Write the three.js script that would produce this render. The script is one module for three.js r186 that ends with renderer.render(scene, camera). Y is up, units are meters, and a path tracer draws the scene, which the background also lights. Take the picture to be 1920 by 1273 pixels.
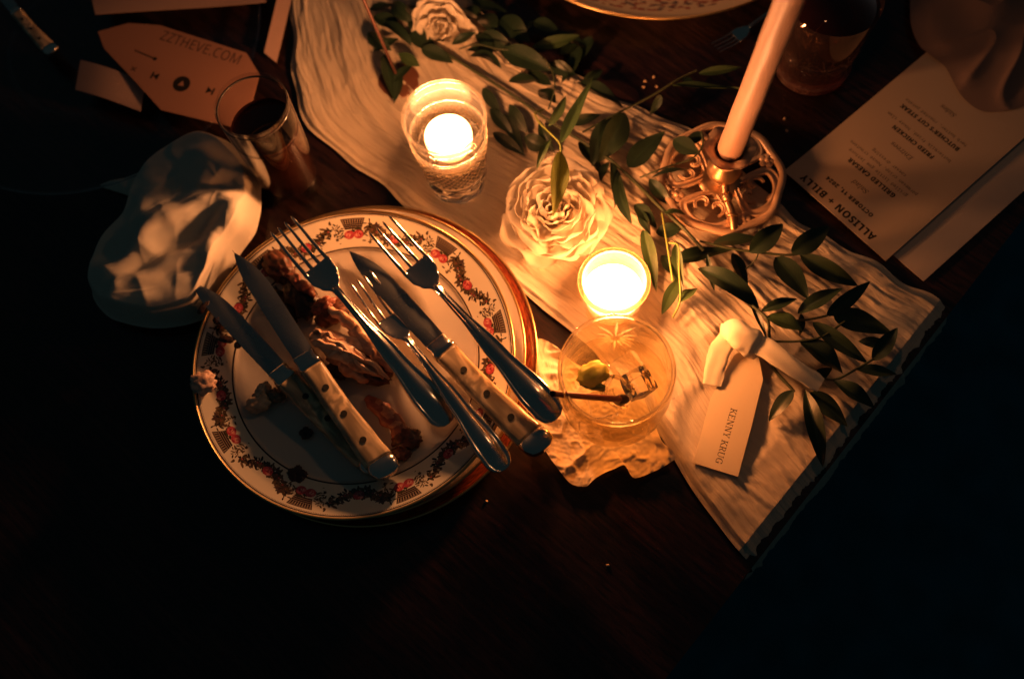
import * as THREE from 'three';
import { mergeGeometries, mergeVertices } from 'three/addons/utils/BufferGeometryUtils.js';
import { createNoise2D, createNoise3D } from 'simplex-noise';

// ------------------------------------------------------------------ camera, light, exposure
const V3 = (x, y, z) => new THREE.Vector3(x, y, z);
const PW = 1920, PH = 1273, FPX = 1867;            // photograph size and focal length in its pixels (35 mm lens)
const NADIR = [1075, 1300], EYE = 0.81;            // pixel straight below the lens; lens height above the table
const scene = new THREE.Scene();
const camera = new THREE.PerspectiveCamera(2 * Math.atan(PH / 2 / FPX) * 180 / Math.PI, PW / PH, 0.01, 20);
const down = V3(NADIR[0] - PW / 2, -(NADIR[1] - PH / 2), -FPX).normalize();
const ax = V3(1, 0, 0).addScaledVector(down, -down.x).normalize(), ay = down.clone().negate(), az = ax.clone().cross(ay);
camera.position.set(0, EYE, 0);
camera.quaternion.setFromRotationMatrix(new THREE.Matrix4().set(ax.x, ax.y, ax.z, 0, ay.x, ay.y, ay.z, 0, az.x, az.y, az.z, 0, 0, 0, 0, 1));
camera.filmGauge = 36;
camera.focus = 0.80;
camera.userData.fStop = 2.6;
scene.add(camera);
function at(px, py, h = 0) {                        // the point at height h that the photograph shows at a pixel
  const v = V3(px - PW / 2, -(py - PH / 2), -FPX), d = V3(v.dot(ax), v.dot(ay), v.dot(az));
  return d.multiplyScalar((h - EYE) / d.y).add(V3(0, EYE, 0));
}
const renderer = new THREE.WebGLRenderer({ antialias: true });
renderer.setSize(1024, 678);
renderer.toneMapping = THREE.LinearToneMapping;
renderer.toneMappingExposure = 1.5;
renderer.shadowMap.enabled = true;
renderer.shadowMap.type = THREE.PCFSoftShadowMap;
scene.background = new THREE.Color().setRGB(0.0042, 0.0080, 0.0092);   // the dim room round the table

const CANDLE = new THREE.Color().setRGB(1, 0.395, 0.155);
const POWER = { tall: 0.21, small: 0.155, taper: 0.012, far: 0.10 };              // candela at this exposure; far is an added unseen candle

// ------------------------------------------------------------------ helpers
let seed = 7;
const rnd = () => { seed = (seed + 0x6d2b79f5) | 0; let t = Math.imul(seed ^ (seed >>> 15), 1 | seed); t = (t + Math.imul(t ^ (t >>> 7), 61 | t)) ^ t; return ((t ^ (t >>> 14)) >>> 0) / 4294967296; };
const n2 = createNoise2D(rnd), n3 = createNoise3D(rnd);
const fbm = (x, y, o = 4) => { let s = 0, a = 0.5; for (let i = 0; i < o; i++, a *= 0.5, x *= 2.03, y *= 2.03) s += a * n2(x, y); return s; };
const { lerp, clamp, smoothstep } = THREE.MathUtils;
const keyed = (ks) => (x) => { let i = 1; while (i < ks.length - 1 && x > ks[i][0]) i++; const [a, p] = ks[i - 1], [b, q] = ks[i], t = clamp((x - a) / (b - a), 0, 1); return lerp(p, q, t * t * (3 - 2 * t)); };
const taken = new Map();
function numbered(n) { const k = taken.get(n) ?? 0; taken.set(n, k + 1); return k ? n + '_' + String(k).padStart(3, '0') : n; }
function tag(o, label, category, group) { Object.assign(o.userData, { label, category }); if (group) o.userData.group = group; return o; }
function thing(name, label, category, p = V3(0, 0, 0), group) {
  const g = new THREE.Group(); g.name = numbered(name); g.position.copy(p); scene.add(g); return tag(g, label, category, group);
}
function part(name, geo, m, parent, label) {
  const o = new THREE.Mesh(geo, m); o.name = parent === scene ? numbered(name) : name; o.castShadow = o.receiveShadow = true; parent.add(o);
  if (label) o.userData.label = label;
  return o;
}
function structure(name, geo, m) { const o = part(name, geo, m, scene); o.userData.kind = 'structure'; return o; }
function grid(nu, nv, f, closeU = false) {          // f(u, v) -> [x, y, z, s?, t?]
  const pos = [], uv = [], idx = [];
  for (let j = 0; j <= nv; j++) for (let i = 0; i <= nu; i++) { const p = f(i / nu, j / nv); pos.push(p[0], p[1], p[2]); uv.push(p[3] ?? i / nu, p[4] ?? j / nv); }
  for (let j = 0; j < nv; j++) for (let i = 0; i < nu; i++) { const a = j * (nu + 1) + i, b = a + 1, c = a + nu + 1, d = c + 1; idx.push(a, b, d, a, d, c); }
  const g = new THREE.BufferGeometry();
  g.setAttribute('position', new THREE.Float32BufferAttribute(pos, 3)); g.setAttribute('uv', new THREE.Float32BufferAttribute(uv, 2)); g.setIndex(idx); g.computeVertexNormals();
  if (closeU) { const n = g.attributes.normal; for (let j = 0; j <= nv; j++) { const a = j * (nu + 1), b = a + nu, x = n.getX(a) + n.getX(b), y = n.getY(a) + n.getY(b), z = n.getZ(a) + n.getZ(b), l = Math.hypot(x, y, z) || 1; for (const k of [a, b]) n.setXYZ(k, x / l, y / l, z / l); } }
  return g;
}
// a solid swept along x: stations [x, y, halfWidth, halfThickness, z?]; ring = outline points in units of those
function loft(stations, ring = round(14)) {
  const m = ring.length, pos = [], uv = [], idx = [], n = stations.length;
  stations.forEach(([x, y, w, t, z = 0]) => { for (let k = 0; k <= m; k++) { const [a, b] = ring[k % m]; pos.push(x, y + b * t, z + a * w); uv.push(x, k / m * 0.03); } });
  for (let i = 0; i < n - 1; i++) for (let k = 0; k < m; k++) { const a = i * (m + 1) + k, b = a + 1, c = a + m + 1, d = c + 1; idx.push(a, d, b, a, c, d); }
  for (const [i, flip] of [[0, false], [n - 1, true]]) {
    const c = pos.length / 3, s = stations[i]; pos.push(s[0], s[1], s[4] ?? 0); uv.push(s[0], 0);
    for (let k = 0; k < m; k++) { const a = i * (m + 1) + k, b = a + 1; flip ? idx.push(c, b, a) : idx.push(c, a, b); }
  }
  const g = new THREE.BufferGeometry();
  g.setAttribute('position', new THREE.Float32BufferAttribute(pos, 3)); g.setAttribute('uv', new THREE.Float32BufferAttribute(uv, 2)); g.setIndex(idx);
  g.computeVertexNormals();
  const N = g.attributes.normal;
  for (let i = 0; i < n; i++) { const a = i * (m + 1), b = a + m, v = V3(N.getX(a) + N.getX(b), N.getY(a) + N.getY(b), N.getZ(a) + N.getZ(b)).normalize(); N.setXYZ(a, v.x, v.y, v.z); N.setXYZ(b, v.x, v.y, v.z); }
  return g;
}
const round = (m, p = 1) => Array.from({ length: m }, (_, k) => { const a = k / m * 2 * Math.PI, c = Math.cos(a), s = Math.sin(a); return [Math.sign(c) * Math.abs(c) ** p, Math.sign(s) * Math.abs(s) ** p]; });
function lathe(pts, seg = 96) { return new THREE.LatheGeometry(pts.map(([r, y]) => new THREE.Vector2(r, y)), seg); }
function smoothed(pts, n = 60) { const c = new THREE.SplineCurve(pts.map(([r, y]) => new THREE.Vector2(r, y))); return c.getPoints(n).map((p) => [Math.max(0, p.x), p.y]); }
const tube = (pts, r, seg = 40, sides = 8) => new THREE.TubeGeometry(new THREE.CatmullRomCurve3(pts), seg, r, sides);
function along(o, from, to, length, roll = 0) {     // lays a thing built along +x from one point to another
  const x = to.clone().sub(from), s = x.length() / length; x.normalize();
  const y = V3(0, 1, 0).addScaledVector(x, -x.y).normalize().applyAxisAngle(x, roll), z = x.clone().cross(y);
  o.position.copy(from); o.quaternion.setFromRotationMatrix(new THREE.Matrix4().makeBasis(x, y, z)); o.scale.setScalar(s); return o;
}
function canvas(w, h, draw, srgb = true) {
  const c = document.createElement('canvas'); c.width = w; c.height = h; draw(c.getContext('2d'), w, h);
  const t = new THREE.CanvasTexture(c); if (srgb) t.colorSpace = THREE.SRGBColorSpace; t.anisotropy = 8; return t;
}
function data(w, h, f, srgb = true) {                // f(x, y) -> [r, g, b] 0..1 (sRGB when srgb)
  const d = new Uint8Array(w * h * 4);
  for (let y = 0; y < h; y++) for (let x = 0; x < w; x++) { const c = f(x / w, y / h), i = (y * w + x) * 4; for (let k = 0; k < 3; k++) d[i + k] = clamp((Array.isArray(c) ? c[k] : c) * 255, 0, 255); d[i + 3] = 255; }
  const t = new THREE.DataTexture(d, w, h); t.wrapS = t.wrapT = THREE.RepeatWrapping; t.magFilter = THREE.LinearFilter; t.minFilter = THREE.LinearMipmapLinearFilter; t.generateMipmaps = true;
  if (srgb) t.colorSpace = THREE.SRGBColorSpace; t.needsUpdate = true; return t;
}
const lin = (r, g, b) => new THREE.Color().setRGB(r, g, b);
const std = (c, o = {}) => new THREE.MeshStandardMaterial({ color: c, side: THREE.DoubleSide, ...o });
const phys = (c, o = {}) => new THREE.MeshPhysicalMaterial({ color: c, side: THREE.DoubleSide, ...o });

// ------------------------------------------------------------------ materials
const weave = data(128, 128, (x, y) => 0.5 + 0.25 * Math.sin(x * 2 * Math.PI * 16) * (0.7 + 0.3 * Math.sin(y * 2 * Math.PI * 3)) + 0.25 * Math.sin(y * 2 * Math.PI * 16 + Math.sin(x * 2 * Math.PI * 2)), false);
weave.repeat.set(90, 90);                            // uv in metres: one tile is 11 mm
const crinkle = data(1024, 1024, (x, y) => 0.5 + 0.30 * fbm(x * 46 + 0.8 * fbm(x * 4, y * 3, 2), y * 2.2, 3) + 0.22 * (1 - Math.abs(n2(x * 22, y * 3.4))) ** 3 * n2(x * 5, y * 5) + 0.06 * Math.sin(x * 1900) + 0.05 * Math.sin(y * 1700), false);
crinkle.repeat.set(3.6, 3.0);                        // uv in metres
const veins = data(256, 128, (x, y) => { const d = Math.abs(y - 0.5), side = Math.abs(((x * 9 + d * 7) % 1) - 0.5) * 2, k = 0.80 + 0.10 * fbm(x * 6, y * 6, 3) + 0.25 * (1 - smoothstep(d, 0.008, 0.03)) + 0.10 * smoothstep(side, 0.82, 1); return [k, k, k * 0.95]; });
const M = {
  steel: std(lin(0.72, 0.66, 0.58), { metalness: 1, roughness: 0.30, roughnessMap: data(256, 256, (x, y) => 0.62 + 0.3 * fbm(x * 5, y * 9, 4), false) }),
  blade: std(lin(0.42, 0.42, 0.40), { metalness: 1, roughness: 0.36, roughnessMap: data(256, 256, (x, y) => 0.75 + 0.3 * fbm(x * 9, y * 60, 3), false) }),
  gold: std(lin(0.62, 0.42, 0.19), { metalness: 1, roughness: 0.34 }),
  glass: phys(lin(1, 1, 1), { transmission: 1, thickness: 0, roughness: 0.02, ior: 1.5 }),
  pressed: phys(lin(1, 0.95, 0.86), { transmission: 0.989, thickness: 0, roughness: 0.06, ior: 1.5 }),
  bandGlass: phys(lin(1, 0.95, 0.86), { transmission: 0.995, thickness: 0, roughness: 0.03, ior: 1.5 }),
  solid: phys(lin(1, 1, 1), { transmission: 1, thickness: 0.01, roughness: 0.02, ior: 1.5 }),
  frosted: phys(lin(1, 0.9, 0.74), { transmission: 0.988, thickness: 0, roughness: 0.14, ior: 1.45 }),
  wax: phys(lin(0.9, 0.84, 0.72), { transmission: 0.25, thickness: 0, roughness: 0.95, ior: 1.4 }),
  taperWax: phys(lin(0.37, 0.215, 0.14), { roughness: 0.55, clearcoat: 0.12, clearcoatRoughness: 0.45 }),
  flame: std(lin(0, 0, 0), { emissive: lin(1, 0.72, 0.36), emissiveIntensity: 14 }),
  wick: std(lin(0.02, 0.017, 0.015), { roughness: 1 }),
  china: phys(lin(0.60, 0.53, 0.45), { roughness: 0.12, clearcoat: 0.6, clearcoatRoughness: 0.06 }),
  gauze: std(lin(0.54, 0.455, 0.36), { roughness: 1, bumpMap: crinkle, bumpScale: 0.0015 }),
  linen: std(lin(0.70, 0.62, 0.50), { roughness: 0.95, bumpMap: weave, bumpScale: 0.0002 }),
  ribbon: phys(lin(0.72, 0.63, 0.48), { roughness: 0.75, sheen: 0.4, sheenRoughness: 0.5, bumpMap: weave, bumpScale: 0.00015 }),
  tissue: phys(lin(0.76, 0.63, 0.44), { roughness: 1, transmission: 0.15, thickness: 0 }),
  brass: std(lin(0.56, 0.37, 0.24), { metalness: 0.4, roughness: 0.45 }),
  darkBrass: std(lin(0.40, 0.24, 0.13), { metalness: 0.9, roughness: 0.36 }),
  paper: std(lin(0.48, 0.38, 0.32), { roughness: 0.95 }),
  petal: phys(lin(0.64, 0.56, 0.45), { roughness: 0.97, transmission: 0.42, thickness: 0 }),
  leaf: std(lin(0.018, 0.040, 0.022), { roughness: 0.45, map: veins }),
  leafPale: std(lin(0.042, 0.080, 0.026), { roughness: 0.5, map: veins }),
  leafYoung: phys(lin(0.19, 0.22, 0.03), { roughness: 0.9, transmission: 0.35, thickness: 0, map: veins }),
  stem: std(lin(0.030, 0.040, 0.016), { roughness: 0.6 }),
  stemYoung: std(lin(0.17, 0.20, 0.04), { roughness: 0.6 }),
};

// ------------------------------------------------------------------ table and floor
const endA = at(1410, 1057), endB = at(1780, 582);
const eDir = endB.clone().sub(endA).setY(0).normalize();                  // along the short end of the table
const out = V3(-eDir.z, 0, eDir.x); if (out.dot(at(960, 600).sub(endA)) > 0) out.negate();   // off the end
{
  const wood = data(1024, 1024, (x, y) => {
    const w = fbm(x * 2.2, y * 9, 4), streak = fbm(x * 5 + 3, y * 120, 3), pore = Math.max(0, fbm(x * 26, y * 420, 2) - 0.1);
    const k = 0.17 + 0.08 * w + 0.10 * streak - 0.25 * pore; return [k * 1.12, k * 0.74, k * 0.66];
  });
  wood.repeat.set(1.25, 1.25);
  const rough = data(256, 256, (x, y) => 0.62 + 0.25 * fbm(x * 6, y * 6, 4) + 0.1 * fbm(x * 30, y * 90, 2), false);
  const woodM = phys(lin(0.62, 0.54, 0.56), { map: wood, roughness: 0.5, roughnessMap: rough, clearcoat: 0.3, clearcoatRoughness: 0.25 });
  const t = thing('dining_table', 'dark stained wooden dining table with visible grain under everything', 'table', V3(0, 0, 0));
  const L = 2.2, across = 1.4, T = 0.038;
  const mid = endA.clone().addScaledVector(eDir, -(endA.clone().sub(at(1330, 560)).dot(eDir))).addScaledVector(eDir, -0.2).addScaledVector(out, 0.002);
  const c0 = mid.clone().addScaledVector(out, -L / 2);
  const basis = new THREE.Matrix4().makeBasis(out, V3(0, 1, 0), out.clone().cross(V3(0, 1, 0)));
  const box = (l, h, w, x, y, z) => { const g = new THREE.BoxGeometry(l, h, w, 1, 1, 1).translate(x, y, z); const p = g.attributes.position, u = g.attributes.uv; for (let i = 0; i < p.count; i++) u.setXY(i, p.getX(i), p.getZ(i) + p.getY(i)); return g.applyMatrix4(basis).translate(c0.x, 0, c0.z); };
  part('table_top', box(L, T, across, 0, -T / 2, 0), woodM, t);
  for (const sx of [-1, 1]) for (const sz of [-1, 1]) part('leg', box(0.07, 0.7, 0.07, sx * (L / 2 - 0.12), -T - 0.35, sz * (across / 2 - 0.1)), woodM, t);
  const carpet = data(256, 256, (x, y) => { const k = 0.62 + 0.12 * fbm(x * 40, y * 40, 3); return [k * 0.5, k, k * 1.08]; }); carpet.repeat.set(2, 2);
  const fl = new THREE.PlaneGeometry(7, 7).rotateX(-Math.PI / 2).translate(0, -T - 0.7, 0);
  structure('floor', fl, std(lin(0.20, 0.36, 0.42), { map: carpet, roughness: 1 }));
}

// ------------------------------------------------------------------ the gauze runner
const press = [];                                     // where things stand on the cloth and hold it flat: [x, z, radius]
const hold = (p, r) => { press.push([p.x, p.z, r]); return p; };
const tallAt = hold(at(859, 338, 0.004), 0.03), smallAt = hold(at(1147, 574, 0.004), 0.032), drinkAt = hold(at(1147, 764, 0.005), 0.037), holderAt = hold(at(1350, 345, 0.004), 0.052);
hold(at(1455, 663, 0.004), 0.012); hold(at(1500, 696, 0.004), 0.012); hold(at(1540, 722, 0.004), 0.010); hold(at(1350, 680, 0.004), 0.014); hold(at(1395, 650, 0.004), 0.016);
const cardMid = hold(at(1362, 790, 0.004), 0.03), roseAt = hold(at(1040, 416, 0.004), 0.03);
const pressed = (x, z) => { let k = 1; for (const [a, b, r] of press) k = Math.min(k, 0.12 + 0.88 * smoothstep(Math.hypot(x - a, z - b), r * 0.95, r + 0.014)); return k; };
{
  const poly = (pts) => { const c = new THREE.CatmullRomCurve3(pts.map(([x, y]) => at(x, y, 0.003)), false, 'centripetal'); c.arcLengthDivisions = 600; return c; };
  const left = poly([[500, -160], [530, -40], [553, 120], [575, 225], [640, 300], [740, 365], [870, 460], [1003, 573], [1082, 618], [1190, 745], [1262, 872], [1330, 957], [1410, 1057]]);
  const right = poly([[790, -160], [860, -40], [935, 50], [1000, 100], [1100, 158], [1190, 200], [1275, 238], [1380, 312], [1480, 400], [1600, 470], [1700, 530], [1780, 582]]);
  const NS = 520, NT = 170, HANG = 44, cache = [];
  for (let i = 0; i <= NS; i++) cache.push([left.getPointAt(i / NS), right.getPointAt(i / NS)]);
  const ridge = (x) => { const k = 1 - Math.abs(Math.sin(x * Math.PI)); return k * k * (3 - 2 * k); };
  function high(s, t) {
    const w = 0.05 * n2(s * 1.6, t * 1.4) + 0.02 * n2(s * 5, t * 4 + 9), q = t + w, rd = (a, b, p) => (1 - Math.abs(n2(a, b))) ** p;
    const soft = 0.35 + 0.65 * (0.5 + 0.5 * n2(s * 3.1 + 40, t * 4));
    return 0.0026 * rd(s * 1.5, q * 3.2, 2) + 0.0030 * rd(s * 2.3 + 7, q * 7.5, 2) * soft + 0.0026 * rd(s * 3.2 + 17, q * 15, 2) * (1.2 - soft) + 0.0016 * rd(s * 6 + 27, q * 26, 2) * soft + 0.0008 * rd(s * 12 + 37, q * 46, 2) + 0.0012 * fbm(s * 16, t * 9, 3);
  }
  const g = grid(NT, NS + HANG, (t, v) => {
    const row = Math.round(v * (NS + HANG)), i = Math.min(row, NS), s = i / NS, [l, r] = cache[i];
    const sway = 0.006 * n2(s * 9, t < 0.5 ? 1 : 2) * Math.abs(2 * t - 1) ** 3;
    const p = l.clone().lerp(r, t).addScaledVector(r.clone().sub(l).normalize(), sway);
    let h = 0.0025 + high(s, t) * pressed(p.x, p.z) * (t < 0.02 || t > 0.98 ? 0.45 : 1);
    if (row > NS - 8) {
      const lift = h, e = (row - NS + 8) * 0.0032, R = 0.006 + 0.55 * lift, a = Math.min(e / R, Math.PI / 2), rest = Math.max(0, e - R * Math.PI / 2);
      const o = Math.sin(a) * R - 0.05 * Math.min(rest, 0.03) + 0.003 * n2(t * 9, row * 0.02) * Math.min(1, rest * 20);
      p.addScaledVector(out, o - 8 * 0.0002); h = Math.cos(a) * R - rest - 0.006 + 0.0;
      if (a < Math.PI / 2) h = Math.max(h, -0.006);
    }
    return [p.x, h, p.z, t * 0.3, s * 1.2];
  });
  tag(part('table_runner', g, M.gauze, scene), 'crinkled cream gauze runner lying along the dark table and hanging off its end', 'table runner');
}

// ------------------------------------------------------------------ candles
function flame(parent, y, k, power, name = 'flame') {
  const g = lathe(smoothed([[0, 0], [0.0034, 0.004], [0.0042, 0.009], [0.0028, 0.017], [0.0008, 0.025], [0, 0.028]].map(([r, h]) => [r * k, h * k]), 24), 20).translate(0, y, 0);
  part(name, g, M.flame, parent);
  const l = new THREE.PointLight(CANDLE, power); l.position.set(0, y + 0.011 * k, 0); l.castShadow = true; l.shadow.radius = 0.6; l.shadow.bias = -0.0005; parent.add(l);
}
{ // tall pressed-glass candle tumbler
  const H = 0.107, r0 = 0.0235, r1 = 0.0345, t = thing('candle_glass', 'tall pressed-glass tumbler with diamond pattern and lit white candle inside', 'candle holder', tallAt);
  const R = (y) => lerp(r0, r1, (y / H) ** 0.9);
  const yS = 0.060, solidPts = (outer) => grid(240, 70, (u, v) => { const a = u * 2 * Math.PI, y = 0.0006 + v * yS, f = y / H, band = smoothstep(f, 0.30, 0.33), low = 1 - smoothstep(f, 0.24, 0.28); const d = Math.abs(Math.sin(a * 16 + y * 440)) * Math.abs(Math.sin(a * 16 - y * 440)), lf = Math.abs(Math.sin(a * 4 + 1.2 * Math.sin(y * 260))) ** 0.6, r = outer ? R(y) + 0.0016 * d * band + 0.0020 * lf * low : Math.max(0.0005, (R(y) - 0.0026) * smoothstep(y, 0.008, 0.013)); return [Math.cos(a) * r, outer ? y : Math.max(y, 0.011), (outer ? -1 : 1) * Math.sin(a) * r]; }, true);
  part('cut_body', mergeGeometries([solidPts(true), solidPts(false), lathe([[R(yS) - 0.0026, yS + 0.0006], [R(yS) + 0.0003, yS + 0.0006]], 96), lathe([[0, 0.0006], [r0, 0.0006]], 96)]), M.solid, t);
  const upper = grid(160, 30, (u, v) => { const a = u * 2 * Math.PI, y = lerp(yS, H, v), r = R(y); return [Math.cos(a) * r, y, -Math.sin(a) * r]; }, true);
  part('wall', upper, M.bandGlass, t);
  const lozenges = grid(240, 40, (u, v) => { const y = H * lerp(0.575, 0.735, v), a = u * 2 * Math.PI, d = Math.abs(Math.sin(a * 16 + y * 440)) * Math.abs(Math.sin(a * 16 - y * 440)), r = R(y) + 0.0008 + 0.0014 * d; return [Math.cos(a) * r, y, -Math.sin(a) * r]; }, true);
  part('diamond_band', lozenges, M.pressed, t);
  for (const [y, w] of [[0.755, 0.0010], [0.90, 0.0006]]) part('ring', new THREE.TorusGeometry(R(y * H) + 0.0004, w, 8, 120).rotateX(Math.PI / 2).translate(0, y * H, 0), M.pressed, t);
  const lattice = []; for (const d of [-1, 1]) for (let k = 0; k < 22; k++) lattice.push(tube(Array.from({ length: 7 }, (_, i) => { const f = i / 6, y = H * lerp(0.34, 0.74, f), a = k / 22 * 2 * Math.PI + d * f * 0.75, r = R(y) + 0.0007; return V3(Math.cos(a) * r, y, Math.sin(a) * r); }), 0.00055, 14, 5));
  part('lattice', mergeGeometries(lattice), M.pressed, t);
  part('rim', new THREE.TorusGeometry(r1 - 0.0006, 0.0017, 10, 120).rotateX(Math.PI / 2).scale(1, 0.9, 1).translate(0, H, 0), M.pressed, t);
  part('inner_wall', lathe(smoothed([[R(yS) - 0.0026, yS + 0.001], [r1 - 0.0026, H - 0.002]], 30), 96), M.glass, t);
  const top = 0.080, cr = 0.0205, wl = top - 0.0125;
  const wat = thing('candle_water', 'clear water filling the tall tumbler under the floating candle', 'water', tallAt.clone().add(V3(0, 0.0125, 0)));
  part('water', lathe([[0, 0.001], [r0 - 0.0055, 0.001], [R(wl) - 0.0036, wl - 0.0125], [0, wl - 0.0125]], 80), phys(lin(1, 0.97, 0.92), { transmission: 1, thickness: 0, roughness: 0.02, ior: 1.33 }), wat);
  const c = thing('floating_candle', 'glowing white candle floating high inside the tall pressed-glass tumbler', 'candle', tallAt.clone().add(V3(0, top - 0.024, 0)));
  part('wax', lathe(smoothed([[0, 0], [cr * 0.62, 0.0005], [cr * 0.86, 0.007], [cr * 0.985, 0.016], [cr, 0.0215], [cr - 0.0012, 0.024], [cr - 0.005, 0.0242], [cr * 0.4, 0.0225], [0, 0.022]], 60), 64), M.wax, c);
  part('wick', new THREE.CylinderGeometry(0.0007, 0.0008, 0.009, 8).translate(0, 0.026, 0), M.wick, c);
  flame(c, 0.0275, 0.8, POWER.tall);
}
function votive(pos, power, label, label2) { // small frosted votive
  const H = 0.058, r = 0.0285, t = thing('votive_holder', label, 'candle holder', pos);
  part('cup', lathe(smoothed([[0, 0.0008], [r * 0.74, 0.0006], [r * 0.80, 0.003], [r * 0.90, 0.02], [r * 0.99, H - 0.006], [r * 1.0, H - 0.0025]], 50), 96), M.frosted, t);
  part('inner_wall', lathe(smoothed([[r * 0.93, H - 0.0025], [r * 0.91, H - 0.006], [r * 0.82, 0.02], [r * 0.72, 0.006], [0, 0.005]], 50), 96), M.frosted, t);
  part('rim', new THREE.TorusGeometry(r * 0.965, 0.0023, 14, 110).rotateX(Math.PI / 2).translate(0, H - 0.0013, 0), phys(lin(0.62, 0.46, 0.30), { transmission: 0.985, thickness: 0, roughness: 0.3 }), t);
  const top = 0.035, c = thing('votive_candle', label2, 'candle', pos.clone().add(V3(0, 0.0065, 0)));
  part('wax', lathe(smoothed([[0, 0], [r * 0.68, 0.0005], [r * 0.76, 0.012], [r * 0.83, top - 0.009], [r * 0.835, top - 0.0065], [r * 0.5, top - 0.0075], [0, top - 0.008]], 50), 64), M.wax, c);
  part('wick', new THREE.CylinderGeometry(0.0007, 0.0008, 0.011, 8).translate(0, top - 0.0025, 0), M.wick, c);
  flame(c, top + 0.001, 0.95, power);
}
votive(smallAt, POWER.small, 'small round frosted votive cup with thick rim glowing beside the rose', 'melted white wax candle filling the small frosted votive cup by the rose');
votive(at(1200, -480, 0.0), POWER.far, 'added unseen votive cup lighting the floral rimmed plate from beyond it', 'white wax candle in the added unseen votive cup beyond the floral rimmed plate');  // unseen votive added out of view to light the plate across the table
{ // pierced brass chamber stick and its taper
  const t = thing('candlestick', 'pierced scrollwork brass chamber candlestick with lobed rim and twig handle', 'candlestick', holderAt), R = 0.0525, y0 = 0.009;
  const lob = (a) => R * (1 + 0.022 * Math.cos(a * 8 + 0.5));
  const band = (pts, w, hgt, name, parent = t, m = M.brass) => {      // a flat cast strip with a groove down its middle
    const c = new THREE.CatmullRomCurve3(pts), n = 46, prof = [[-1, -0.6], [-1, 0.5], [-0.72, 1], [-0.42, 0.8], [-0.28, 0.45], [0.28, 0.45], [0.42, 0.8], [0.72, 1], [1, 0.5], [1, -0.6]];
    const g = grid(prof.length, n, (u, v) => { const k = Math.round(u * prof.length) % prof.length, p = c.getPoint(v), d = c.getTangent(v), s = V3(-d.z, 0, d.x).normalize(), taper = 0.45 + 0.55 * Math.sin(Math.PI * clamp(v * 1.06 - 0.03, 0.04, 0.96)) ** 0.5; return [p.x + s.x * prof[k][0] * w * taper, p.y + prof[k][1] * hgt, p.z + s.z * prof[k][0] * w * taper]; });
    return part(name, g, m, parent);
  };
  const polar = (r, a, y) => V3(Math.cos(a) * r, y, Math.sin(a) * r);
  const rimPts = Array.from({ length: 96 }, (_, k) => { const a = k / 96 * 2 * Math.PI; return polar(lob(a), a, y0 + 0.0025); });
  const rimC = new THREE.CatmullRomCurve3(rimPts, true), rg = new THREE.TubeGeometry(rimC, 220, 0.0036, 10, true); rg.translate(0, -y0 - 0.0025, 0).scale(1, 0.75, 1).translate(0, y0 + 0.0025, 0);
  part('rim', rg, M.brass, t);
  for (let k = 0; k < 4; k++) {
    const a0 = k * Math.PI / 2 + 0.42, sl = (r) => y0 - 0.002 + 0.004 * (r / R);
    const P = (r, a) => polar(r * R, a0 + a, sl(r * R));
    band([P(0.26, -0.10), P(0.50, -0.50), P(0.80, -0.56), P(0.93, -0.28), P(0.955, 0), P(0.93, 0.28), P(0.80, 0.56), P(0.50, 0.50), P(0.26, 0.10)], 0.0043, 0.0022, 'scroll_loop');
    for (const s of [-1, 1]) {
      const sp = Array.from({ length: 18 }, (_, i) => { const f = i / 17, a = f * 4.6, r = 0.0085 * (1 - f * 0.82); const c = P(0.56, s * 0.20); return V3(c.x, c.y + 0.0005, c.z).add(V3(Math.cos(a0 + s * (a + 0.6)) * r, 0, Math.sin(a0 + s * (a + 0.6)) * r)); });
      band(sp, 0.0019, 0.0019, 'curl');
    }
    const fl = []; for (let j = 0; j < 5; j++) { const a = j / 5 * 2 * Math.PI, c = P(0.84, Math.PI / 4); fl.push(new THREE.SphereGeometry(0.0034, 12, 8).scale(1, 0.6, 1).translate(c.x + Math.cos(a) * 0.0042, c.y + 0.001, c.z + Math.sin(a) * 0.0042)); }
    const c = P(0.84, Math.PI / 4); fl.push(new THREE.SphereGeometry(0.0026, 12, 8).translate(c.x, c.y + 0.002, c.z));
    part('flower_boss', mergeGeometries(fl), M.brass, t);
    band([P(0.70, Math.PI / 4 - 0.16), P(0.90, Math.PI / 4 - 0.10), P(0.98, Math.PI / 4)], 0.002, 0.0018, 'bridge');
    part('foot', new THREE.SphereGeometry(0.005, 14, 10).scale(1, 1.1, 1).translate(...P(0.9, 0).setY(0.0052).toArray()), M.brass, t);
  }
  part('stem', lathe(smoothed([[0, 0.006], [0.019, 0.0065], [0.017, 0.010], [0.009, 0.013], [0.0075, 0.017], [0.0135, 0.023], [0.0150, 0.029], [0.0115, 0.036], [0.0085, 0.041], [0.0115, 0.046], [0, 0.0465]], 70), 64), M.darkBrass, t);
  const cup = grid(128, 22, (u, v) => { const a = u * 2 * Math.PI, y = 0.044 + 0.022 * v, f = Math.max(0, v - 0.55) / 0.45, r = 0.0118 + 0.0018 * v + 0.0078 * f * f * (1 + 0.14 * Math.cos(a * 6)); return [Math.cos(a) * r, y - 0.003 * f * f * f + 0.0012 * f * Math.cos(a * 6), -Math.sin(a) * r]; }, true);
  const cupIn = grid(128, 14, (u, v) => { const a = u * 2 * Math.PI, f = Math.max(0, v - 0.4) / 0.6, y = 0.0525 + 0.0135 * v, r = 0.0112 + 0.0014 * v + 0.0078 * f * f * (1 + 0.14 * Math.cos(a * 6)); return [Math.cos(a) * r, y - 0.003 * f * f * f + 0.0012 * f * Math.cos(a * 6) + 0.0009, -Math.sin(a) * r]; }, true);
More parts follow.
